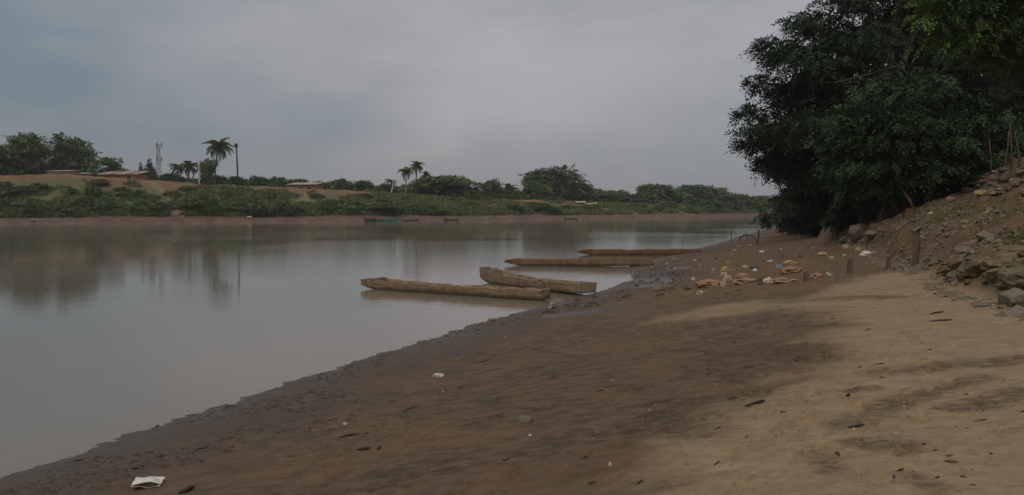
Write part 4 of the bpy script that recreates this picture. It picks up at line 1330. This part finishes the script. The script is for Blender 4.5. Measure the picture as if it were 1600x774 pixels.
rock(gp(820, 660), 0.17, 'flat pale stone lying alone on the dark mud', ROCKS, sink=.3, sq=(1, 1, .55))
rock(gp(1026, 455), 0.34, 'reddish stone at the edge of the muddy puddles', ROCKS, sink=.25)
rock(gp(1045, 453), 0.3, 'brown stone beside the reddish stone at the puddles', ROCKS, sink=.25)
rock(gp(1020, 421), .25, 'small brown stone near the end of the level canoe', ROCKS)
rock(gp(1062, 408), .25, 'dark little stone on the shore beyond the level canoe', ROCKS)

LUMPS = [lump('mud_lump', 1.0, 60 + i, (1.3, 0.9, 0.55), 0.6, 1.2, 2) for i in range(5)]
for r_ in LUMPS: r_.materials.append(M_CLOD)
for i in range(58):
    if i < 36:
        px_, py_ = random.uniform(985, 1085), random.uniform(418, 462)
    else:
        px_ = random.uniform(850, 990); py_ = 484 - (px_ - 850) * 0.22 + random.uniform(-4, 12)
    o = rock(gp(px_, py_), random.choice([.05, .07, .09, .13, .2]), 'dark lump of wet mud beside the puddles near the canoes', LUMPS, 'mud lumps by the puddles', 'mud_lump', .45)
    o['category'] = 'mud lump'

# rotten post stubs in the sand and mud
def stub(px, py, hpx, wpx, label, taper=0.6, lean=(0, 0), pointed=True):
    p = gp(px, py)
    h = hpx / FPX * p.y; w = wpx / FPX * p.y
    root = empty('post_stub', p)
    tag(root, label, 'post', 'rotten wooden post stubs standing in the ground')
    n = 9; mb = MB(); V = []; F = []
    lv = [(-0.25, 1.0), (0.0, 1.02), (0.35 * h, 1.0), (0.7 * h, 0.94), (h * 0.88, 0.85 if pointed else .92), (h, taper)]
    for z, s in lv:
        for k in range(n):
            a = 6.283 * k / n
            j = 1 + 0.16 * mnoise.noise(Vector((k * 1.7, px * .1, 0))) + .05 * random.uniform(-1, 1)
            dz = random.uniform(-.12, .1) * h if z >= h * .87 else 0
            V.append((math.cos(a) * w / 2 * s * j + lean[0] * max(z, 0), math.sin(a) * w / 2 * .75 * s * j + lean[1] * max(z, 0), z + dz))
    for i in range(len(lv) - 1):
        for k in range(n):
            F.append((i * n + k, i * n + (k + 1) % n, (i + 1) * n + (k + 1) % n, (i + 1) * n + k))
    F.append(tuple((len(lv) - 1) * n + k for k in range(n)))
    mb.add(V, F).obj('shaft', M_POST, root)
stub(1328, 427, 23, 10, 'pointed post stub standing alone between the sacks and the eroded bank', 0.35)
stub(1259, 440, 15, 9, 'short flat post stub at the end of the pinkish sack row', 0.8, pointed=False)
stub(1188, 446, 13, 7, 'short brown post stub half way along the pinkish sacks', 0.85, pointed=False)
stub(1429, 416, 44, 11, 'tallest post stub leaning against the eroded bank face', 0.4, (.12, .05))
stub(1388, 420, 20, 8, 'low dark post stub between the pointed stub and the tallest stub', 0.6)

def stake(px, py, hpx, label, lean, r=0.04, name='stake', cat='stake', mat=M_POST):
    p = gp(px, py)
    h = hpx / FPX * p.y
    root = empty(name, p)
    tag(root, label, cat)
    mb = MB()
    mb.tube([(lean * u * h + .03 * math.sin(4 * u), 0, h * u - (.25 if u == 0 else 0)) for u in [0, .25, .5, .75, 1]], [r * 1.2, r * 1.1, r, r * .9, r * .7], 6, jit=.1)
    mb.obj('shaft', mat, root, True)
stake(1142, 378, 27, 'thin upright stake at the water edge beyond the farthest canoe', 0.0, 0.032)
stake(1182, 381, 23, 'thicker leaning stake near the curved driftwood', 0.18, 0.055)
for px_, py_, hp, ln in [(1568, 268, 62, .12), (1580, 266, 70, -.05), (1592, 266, 58, -.12), (1520, 276, 50, .03), (1548, 272, 54, -.06)]:
    stake(px_, py_, hp, 'thin fence pole standing under the trees on the near bank top', ln, .028, 'fence_pole', 'pole')
    bpy.context.scene.objects[-1]
for o in list(COL.objects):
    if o.name.startswith('fence_pole'): o['group'] = 'fence poles on the near bank top'

def driftwood():
    p = gp(1166, 375)
    root = empty('driftwood_branch', p, 0.0, 0.75)
    tag(root, 'dark curved driftwood branch arching over the water edge', 'driftwood')
    MB().tube([(-.7, 0, -.1), (-.55, .05, .25), (-.2, .1, .48), (.25, .05, .5), (.7, 0, .3), (1.0, -.05, -.08)], [.05, .06, .07, .06, .05, .04], 6, jit=.1).obj('branch', M_STICK, root, True)
    MB().tube([(-.25, .1, .40), (-.75, .2, .30), (-1.2, .2, .12)], [.04, .035, .02], 5).obj('twig', M_STICK, root, True)
    MB().tube([(.1, .05, .42), (.1, -.15, .1), (.0, -.25, -.1)], [.045, .04, .03], 5).obj('twig', M_STICK, root, True)
driftwood()

def litter(px, py, wpx, hpx, label, mat, name='plastic_bag', cat='litter', seed=None, ridged=True, deep=0.7, amp=0.62, group=None, sub=3):
    p = gp(px, py + hpx * 0.4)
    w = wpx / FPX * p.y; h = max(hpx / FPX * p.y, .03)
    sd_ = seed if seed is not None else int(px * 7 + py)
    me = lump(name, 1.0, sd_ % 97, (1, 1, 1), amp, 1.5, sub, ridged, False, -0.35)
    zs = [v.co for v in me.vertices]
    mx = max(c.x for c in zs); mn = min(c.x for c in zs); mz = max(c.z for c in zs); nz = min(c.z for c in zs)
    sx_ = w / (mx - mn); sz_ = h / (mz - nz)
    for v in me.vertices:
        v.co = Vector((v.co.x * sx_, v.co.y * sx_ * deep, (v.co.z - nz) * sz_))
    me.materials.append(mat)
    o = link(name, me, None, None, (p.x, p.y, p.z - 0.012))
    o.rotation_euler = (0, 0, random.uniform(-.35, .35))
    tag(o, label, cat, group)
    return o
# foam box at the lower left: open clamshell half
def foam_box():
    p = gp(231, 760)
    root = empty('foam_food_box', p, R(12))
    tag(root, 'crumpled white foam food box lying on the dark mud near the water', 'food box')
    w, d = 0.118, 0.10
    def shell(nm, z0, tilt, sc_, seed):
        n = 9; V = []; F = []
        for i in range(n):
            for j in range(n):
                u = i / (n - 1) * 2 - 1; v = j / (n - 1) * 2 - 1
                e = max(abs(u), abs(v))
                z = 0.030 * sstep(.55, 1.0, e) + .022 * mnoise.noise(Vector((u * 1.5, v * 1.5, seed * 3.7)))
                x = u * w * sc_ * (1 + .22 * mnoise.noise(Vector((v * 2, seed, 1)))); y = v * d * sc_ * (1 + .25 * mnoise.noise(Vector((u * 2, seed, 3))))
                V.append(Vector((x, y, float(z))))
        m_ = len(V)
        V += [v - Vector((0, 0, .006)) for v in V]
        for i in range(n - 1):
            for j in range(n - 1):
                q = (i * n + j, (i + 1) * n + j, (i + 1) * n + j + 1, i * n + j + 1)
                F.append(q); F.append(tuple(m_ + k for k in q[::-1]))
        rim = [i * n for i in range(n)] + [(n - 1) * n + j for j in range(1, n)] + [i * n + n - 1 for i in range(n - 2, -1, -1)] + [j for j in range(n - 2, 0, -1)]
        for a, b in zip(rim, rim[1:] + rim[:1]):
            F.append((b, a, m_ + a, m_ + b))
        MB().add(V, F).obj(nm, M_WHITE, root, False, (0, 0, z0), tilt)
    shell('tray', 0.012, (R(5), R(4), 0), 1.0, 1)
    shell('lid', 0.062, (R(180 - 12), R(6), R(5)), 0.97, 2)
foam_box()
Lt = litter
Lt(686, 586, 22, 7, 'torn white scrap of plastic alone on the brown mud', M_BAGW)
Lt(540, 661, 9, 5, 'tiny white scrap above the dark sticks on the mud', M_BAGW, 'plastic_scrap')
Lt(863, 480, 12, 4, 'flat white scrap at the mud edge below the long tan canoe', M_BAGW, 'plastic_scrap')
Lt(768, 499, 12, 5, 'small orange lump at the water line below the long tan canoe', M_SACKO, 'plastic_scrap')
Lt(1133, 421, 13, 9, 'crumpled bright yellow bag on top of the cream bags', M_BAGY)
Lt(1131, 429, 13, 8, 'pale yellow bag between the bright yellow bag and the cream bag', M_BAGC)
Lt(1137, 435, 16, 9, 'cream bag at the head of the pinkish sacks', M_BAGC)
Lt(1109, 443, 46, 12, 'large orange brown sack lying flat in front of the cream bags', M_SACKO, 'sack', 'sack', deep=.9, amp=.6)
Lt(1130, 443, 9, 14, 'cream plastic flap hanging on the end of the large orange brown sack', M_BAGC)
Lt(1095, 457, 17, 7, 'pale tan bag below the large orange brown sack', M_BAGC)
Lt(1160, 431, 20, 8, 'rounded pinkish sack behind the row of flat sacks', M_SACK, 'sack', 'sack', amp=.25)
Lt(1164, 439, 44, 11, 'long pinkish sack lying between the cream bag and the brown post stub', M_SACK, 'sack', 'sack', deep=.6, amp=.6)
Lt(1201, 438, 20, 9, 'knotted white bag beside the brown post stub', M_BAGW)
Lt(1226, 438, 44, 9, 'long flat brown sack right of the knotted white bag', M_SACK, 'sack', 'sack', deep=.5, amp=.6)
Lt(1237, 422, 42, 11, 'torn orange brown sheet spread behind the flat post stub', M_SACKO, 'sack', 'sack', deep=.9, amp=.6)
Lt(1276, 431, 24, 10, 'grey brown sack between the flat stub and the small cream bag', M_SACK, 'sack', 'sack', deep=.6, amp=.6)
Lt(1297, 430, 10, 6, 'small cream bag beside the grey brown sack', M_BAGC)
Lt(1234, 410, 24, 6, 'yellow bag spread flat behind the torn orange brown sheet', M_BAGY)
Lt(1285, 397, 17, 6, 'yellow bag farther up towards the boulders', M_BAGY)
Lt(1299, 403, 10, 5, 'cream bag next to the farther yellow bag', M_BAGC)
Lt(1322, 386, 12, 8, 'cream crumpled bag below the boulders', M_BAGC)
Lt(1341, 389, 11, 6, 'yellowish bag between the boulders and the white bag', M_BAGY)
Lt(1353, 396, 19, 8, 'bright white crumpled bag by the eroded bank face', M_WHITE)
Lt(1319, 399, 7, 4, 'small pale bag left of the bright white bag', M_BAGC)
Lt(1164, 417, 12, 6, 'cream bag beside the dark plastic heap', M_BAGC)
Lt(1179, 418, 15, 5, 'dark grey plastic heap beside the cream bag', M_BAGK)
Lt(1180, 422, 8, 5, 'bright white scrap on the dark plastic heap', M_WHITE, 'plastic_scrap')
Lt(1216, 416, 14, 6, 'blue grey plastic heap behind the torn orange brown sheet', M_BAGB)
Lt(1203, 408, 10, 4, 'pale bag among dark plastic behind the blue grey heap', M_BAGW)
Lt(1191, 393, 10, 3, 'flat white scrap on the red earth above the litter', M_WHITE, 'plastic_scrap')
Lt(1148, 391, 7, 3, 'small cream scrap near the thin upright stake', M_BAGC, 'plastic_scrap')
Lt(1172, 383, 8, 3, 'yellowish scrap near the leaning stake', M_BAGC, 'plastic_scrap')
Lt(1155, 385, 8, 3, 'dull yellow scrap between the two stakes', M_BAGY, 'plastic_scrap')
Lt(1083, 436, 7, 5, 'little white bag left of the large orange brown sack', M_BAGW)
Lt(1264, 486, 10, 4, 'pale torn scrap alone on the sandy ground below the stubs', M_SACK, 'plastic_scrap')
Lt(1517, 614, 10, 6, 'small pale block of trash on the dark streaked sand', M_BAGC, 'plastic_scrap')
Lt(1570, 504, 28, 3, 'pale flat strip of board on the sand', M_BAGC, 'board_strip', deep=.2)
Lt(1455, 334, 11, 4, 'white scrap on the grassy bank slope', M_BAGW, 'plastic_scrap')
Lt(1500, 270, 20, 10, 'crumpled grey white sheet under the trees on the bank top', M_BAGW, 'plastic_sheet')
Lt(1583, 282, 14, 5, 'pale stone-like bag on the bank top ledge', M_BAGC)
Lt(1533, 302, 22, 8, 'yellow tan bag on the lip of the bank ledge', M_BAGY)
Lt(1556, 301, 22, 8, 'tan cloth heap beside the yellow tan bag on the ledge', M_BAGC)
Lt(1485, 311, 14, 7, 'cream strip of cloth at the end of the bank ledge', M_BAGC)
Lt(1522, 286, 20, 5, 'tan bag above the yellow tan bag on the bank top', M_BAGC)
Lt(1520, 272, 16, 4, 'white plastic strip beside the crumpled grey white sheet', M_BAGW)
Lt(1555, 268, 18, 4, 'dirty white plastic strip near the fence poles', M_BAGW)
gs_ = 'tiny scraps strewn over the mud'
for i in range(96):
    if i < 62:
        px_, py_ = random.uniform(1040, 1370), random.uniform(386, 446)
        if py_ < 400 and px_ < 1130: continue
    else:
        px_, py_ = random.uniform(560, 1560), random.uniform(520, 760)
        if py_ < 560 and px_ < 760: continue
        if py_ < 640 and px_ < 600: continue
    s = random.uniform(2.5, 6) if i < 62 else random.uniform(3, 6.5)
    Lt(px_, py_, s, s * .5, 'tiny scrap of rubbish strewn over the muddy bank', random.choice([M_BAGW, M_BAGC, M_SACK, M_SACK, M_BAGB, M_BAGK]), 'litter_scrap', group=gs_, sub=1)
# litter specks on the far shore
for px_, e_, s, lb in [(630, 4.5, .9, 'white bag on the far shore above the teal boat'), (285, 4.5, .7, 'white scrap below the diagonal path on the far shore'), (390, 3, 1.6, 'pale plastic heap on the far shore below the long green shrubs'),
                       (52, 1.2, 1.3, 'pinkish bag at the far water edge below the layered tree'), (760, .8, .8, 'white scrap at the far water edge below the hauled up boats'), (320, 1.0, .7, 'white scrap at the far water edge below the white pole')]:
    p = fp(px_, e_)
    me = lump('far_litter', 1, int(px_) % 50, (1, 1, 1), .4, 1.4, 2, True)
    me.materials.append(M_BAGW if 'pinkish' not in lb else M_SACK)
    o = link('plastic_bag', me, None, None, (p.x, p.y, p.z + .1 * s)); o.scale = (s * .28, s * .24, s * .11)
    tag(o, lb, 'litter')

# sticks
def stick(px, py, lpx, ang, label, r=0.014, name='stick', group=None):
    p = gp(px, py)
    L = lpx / FPX * p.y
    pts = []
    for i in range(6):
        u = i / 5 - .5
        x = p.x + math.cos(ang) * u * L; y = p.y + math.sin(ang) * u * L
        pts.append((x - p.x, y - p.y, Hs(x, y) - p.z + r * (.75 + .5 * math.sin(3 * u))))
    mb = MB(); mb.tube(pts, [r * .7, r, r * 1.1, r, r * .9, r * .45], 6, jit=.15)
    o = mb.obj(name, M_STICK, None, True, p)
    tag(o, label, 'stick', group)
stick(292, 769, 26, 0.9, 'dark stick end beside the white foam box', .020)
stick(543, 682, 26, 0.55, 'dark curved stick on the mud below the tiny white scrap', .012)
stick(568, 704, 24, -0.2, 'short dark stick with pale tip on the mud', .014)
stick(592, 702, 10, 1.2, 'stubby dark twig right of the short dark stick', .013)
stick(1180, 633, 40, 0.5, 'dark brown stick lying across the edge of the sand', .016)
stick(1338, 668, 26, -0.1, 'dark twig at the end of the damp streaks on the sand', .010)
stick(1463, 490, 22, 0.0, 'black twig on the sand below the rubble', .014)
stick(1470, 502, 34, -0.1, 'longer black twig below the shorter one on the sand', .012)
for i in range(30):
    px_, py_ = random.uniform(420, 1600), random.uniform(500, 765)
    if py_ < 690 - (px_ - 300) * 0.28: continue
    stick(px_, py_, random.uniform(6, 20), random.uniform(-.5, .9), 'thin dark twig scattered on the bank', random.uniform(.004, .009), 'twig', 'twigs scattered on the bank')

# uncountable crumbs: mud clods and dead-leaf chips
def clods():
    base = np.array([(1, 0, -.3), (-.5, .87, -.3), (-.5, -.87, -.3), (0.1, 0, .8), (.6, .6, .3), (-.6, .1, .4)], float)
    tri = np.array([(0, 4, 3), (4, 1, 3), (1, 5, 3), (5, 2, 3), (2, 0, 3), (0, 1, 4), (1, 2, 5), (0, 2, 1)])
    n = 24000
    y = 3.2 * (70 / 3.2) ** rng.random(n)
    d = np.where(rng.random(n) < 0.62, rng.gamma(1.8, 1.5, n) - 0.25, rng.uniform(0, 11, n))
    x = S(y) + d
    keep = (fbm(x, y, 0.8, 171, 3) > 0.20 - 0.05 * sstep(2.5, 0.3, d)) & (rng.random(n) < np.where(d < 3.5, 1, .22))
    x, y, d = x[keep], y[keep], d[keep]
    z = H(x, y)
    ok = z > -0.012
    x, y, z, d = x[ok], y[ok], z[ok], d[ok]
    s = rng.gamma(1.3, 0.0085, len(x)) + 0.003 + 0.0002 * y
    s = s * 0.85
    a = rng.uniform(0, 6.28, len(x))
    ca, sa = np.cos(a), np.sin(a)
    bx = base[None] * (1 + .4 * rng.normal(size=(len(x), 6, 3)))
    X = (bx[..., 0] * ca[:, None] - bx[..., 1] * sa[:, None]) * s[:, None] * 1.5 + x[:, None]
    Y = (bx[..., 0] * sa[:, None] + bx[..., 1] * ca[:, None]) * s[:, None] + y[:, None]
    Z = bx[..., 2] * s[:, None] * .55 + z[:, None] + 0.002
    V = np.stack([X, Y, Z], -1).reshape(-1, 3)
    Q = (tri[None] + 6 * np.arange(len(x))[:, None, None]).reshape(-1, 3)
    tag(link('mud_clods', qmesh('mud_clods', V, Q, k=3), M_CLOD), 'dark crumbs of mud strewn along the shore', 'mud clods', kind='stuff')
clods()

def blades(name, label, cat, regions, n, hgt, mat):
    Vs = []
    for (px_, py_, rx, ry, m) in regions:
        c = gp(px_, py_)
        q = rng.normal(size=(m, 2)) * 0.5
        x = c.x + q[:, 0] * rx; y = c.y + q[:, 1] * ry
        ok = (fbm(x, y, 1.6, 181, 2) > -0.1) & (x - S(y) - toe(y) > 0.75)
        x, y = x[ok], y[ok]
        z = H(x, y) - .01
        k = len(x)
        a = rng.uniform(0, 6.28, k); h = hgt * rng.uniform(.4, 1.3, k)
        lx, ly = np.cos(a), np.sin(a); w = 0.006 + hgt * 0.025
        b = np.stack([x, y, z], -1)
        sd_ = np.stack([-ly, lx, 0 * lx], -1) * w
        tip = b + np.stack([lx * h * .55, ly * h * .55, h], -1)
        mid = b + np.stack([lx * h * .2, ly * h * .2, h * .6], -1)
        Vs.append(np.stack([b - sd_, b + sd_, mid + sd_ * .8, tip], 1))
    V = np.concatenate(Vs).reshape(-1, 3)
    Q = np.arange(len(V)).reshape(-1, 4)
    tag(link(name, qmesh(name, V, Q), mat), label, cat, kind='stuff')
blades('bank_grass', 'thin green grass on the near bank slope', 'grass', [(1395, 350, 1.4, 2.5, 3200), (1440, 355, 1.9, 3, 4200), (1530, 350, 1.6, 2.5, 1800), (1420, 375, 1.2, 2, 900), (1490, 360, 1.2, 2, 1300), (1470, 345, 1.5, 2.5, 1200), (1580, 390, 1.2, 1.8, 3000), (1600, 375, 1.2, 1.8, 1800), (1540, 385, .8, 1.2, 500), (1600, 345, 1, 2, 500)], 0, 0.07, L_GRASS)
blades('dry_stems', 'tall dry reddish stems at the foot of the dark shrubs', 'dry grass', [(1365, 340, 1.2, 2.0, 420), (1390, 335, 1.0, 2.0, 260), (1340, 348, 1.0, 2.0, 160)], 0, 1.0, L_DRY)

# a second, continuous row of trees behind the far bank, and loose crumbs on the near slope
def slope_crumbs():
    base = np.array([(1, 0, -.3), (-.5, .87, -.3), (-.5, -.87, -.3), (0.1, 0, .8), (.6, .6, .3), (-.6, .1, .4)], float)
    tri = np.array([(0, 4, 3), (4, 1, 3), (1, 5, 3), (5, 2, 3), (2, 0, 3), (0, 1, 4), (1, 2, 5), (0, 2, 1)])
    n = 15000
    y = rng.uniform(7, 34, n); tt = rng.gamma(1.3, 1.5, n) - 0.5
    x = S(y) + toe(y) + tt
    keep = fbm(x, y, 0.9, 191, 3) > -0.05
    x, y = x[keep], y[keep]
    z = H(x, y)
    s_ = rng.gamma(1.6, 0.016, len(x)) + 0.010
    a = rng.uniform(0, 6.28, len(x)); ca, sa = np.cos(a)[:, None], np.sin(a)[:, None]
    bx = base[None] * (1 + .35 * rng.normal(size=(len(x), 6, 3)))
    X = (bx[..., 0] * ca - bx[..., 1] * sa) * s_[:, None] * 1.3 + x[:, None]
    Y = (bx[..., 0] * sa + bx[..., 1] * ca) * s_[:, None] + y[:, None]
    Z = bx[..., 2] * s_[:, None] * .7 + z[:, None]
    Q = (tri[None] + 6 * np.arange(len(x))[:, None, None]).reshape(-1, 3)
    tag(link('slope_gravel', qmesh('slope_gravel', np.stack([X, Y, Z], -1).reshape(-1, 3), Q, k=3), M_STONE), 'loose earth crumbs and gravel on the near bank slope', 'gravel', kind='stuff')
slope_crumbs()

hz = MB()
hz.box((400, 900, 15.0), (4060, 3060, 46.0))
m = bpy.data.materials.new('river_haze'); m.use_nodes = True; m.node_tree.nodes.clear()
t = NT(m.node_tree)
pv = t.node('ShaderNodeVolumePrincipled', {'Color': (0.86, 0.88, 0.92, 1), 'Density': HAZE, 'Anisotropy': 0.0})
t.l.new(pv.outputs[0], t.node('ShaderNodeOutputMaterial').inputs['Volume'])
tag(hz.obj('haze', m), 'thin pale haze hanging over the river', kind='stuff')
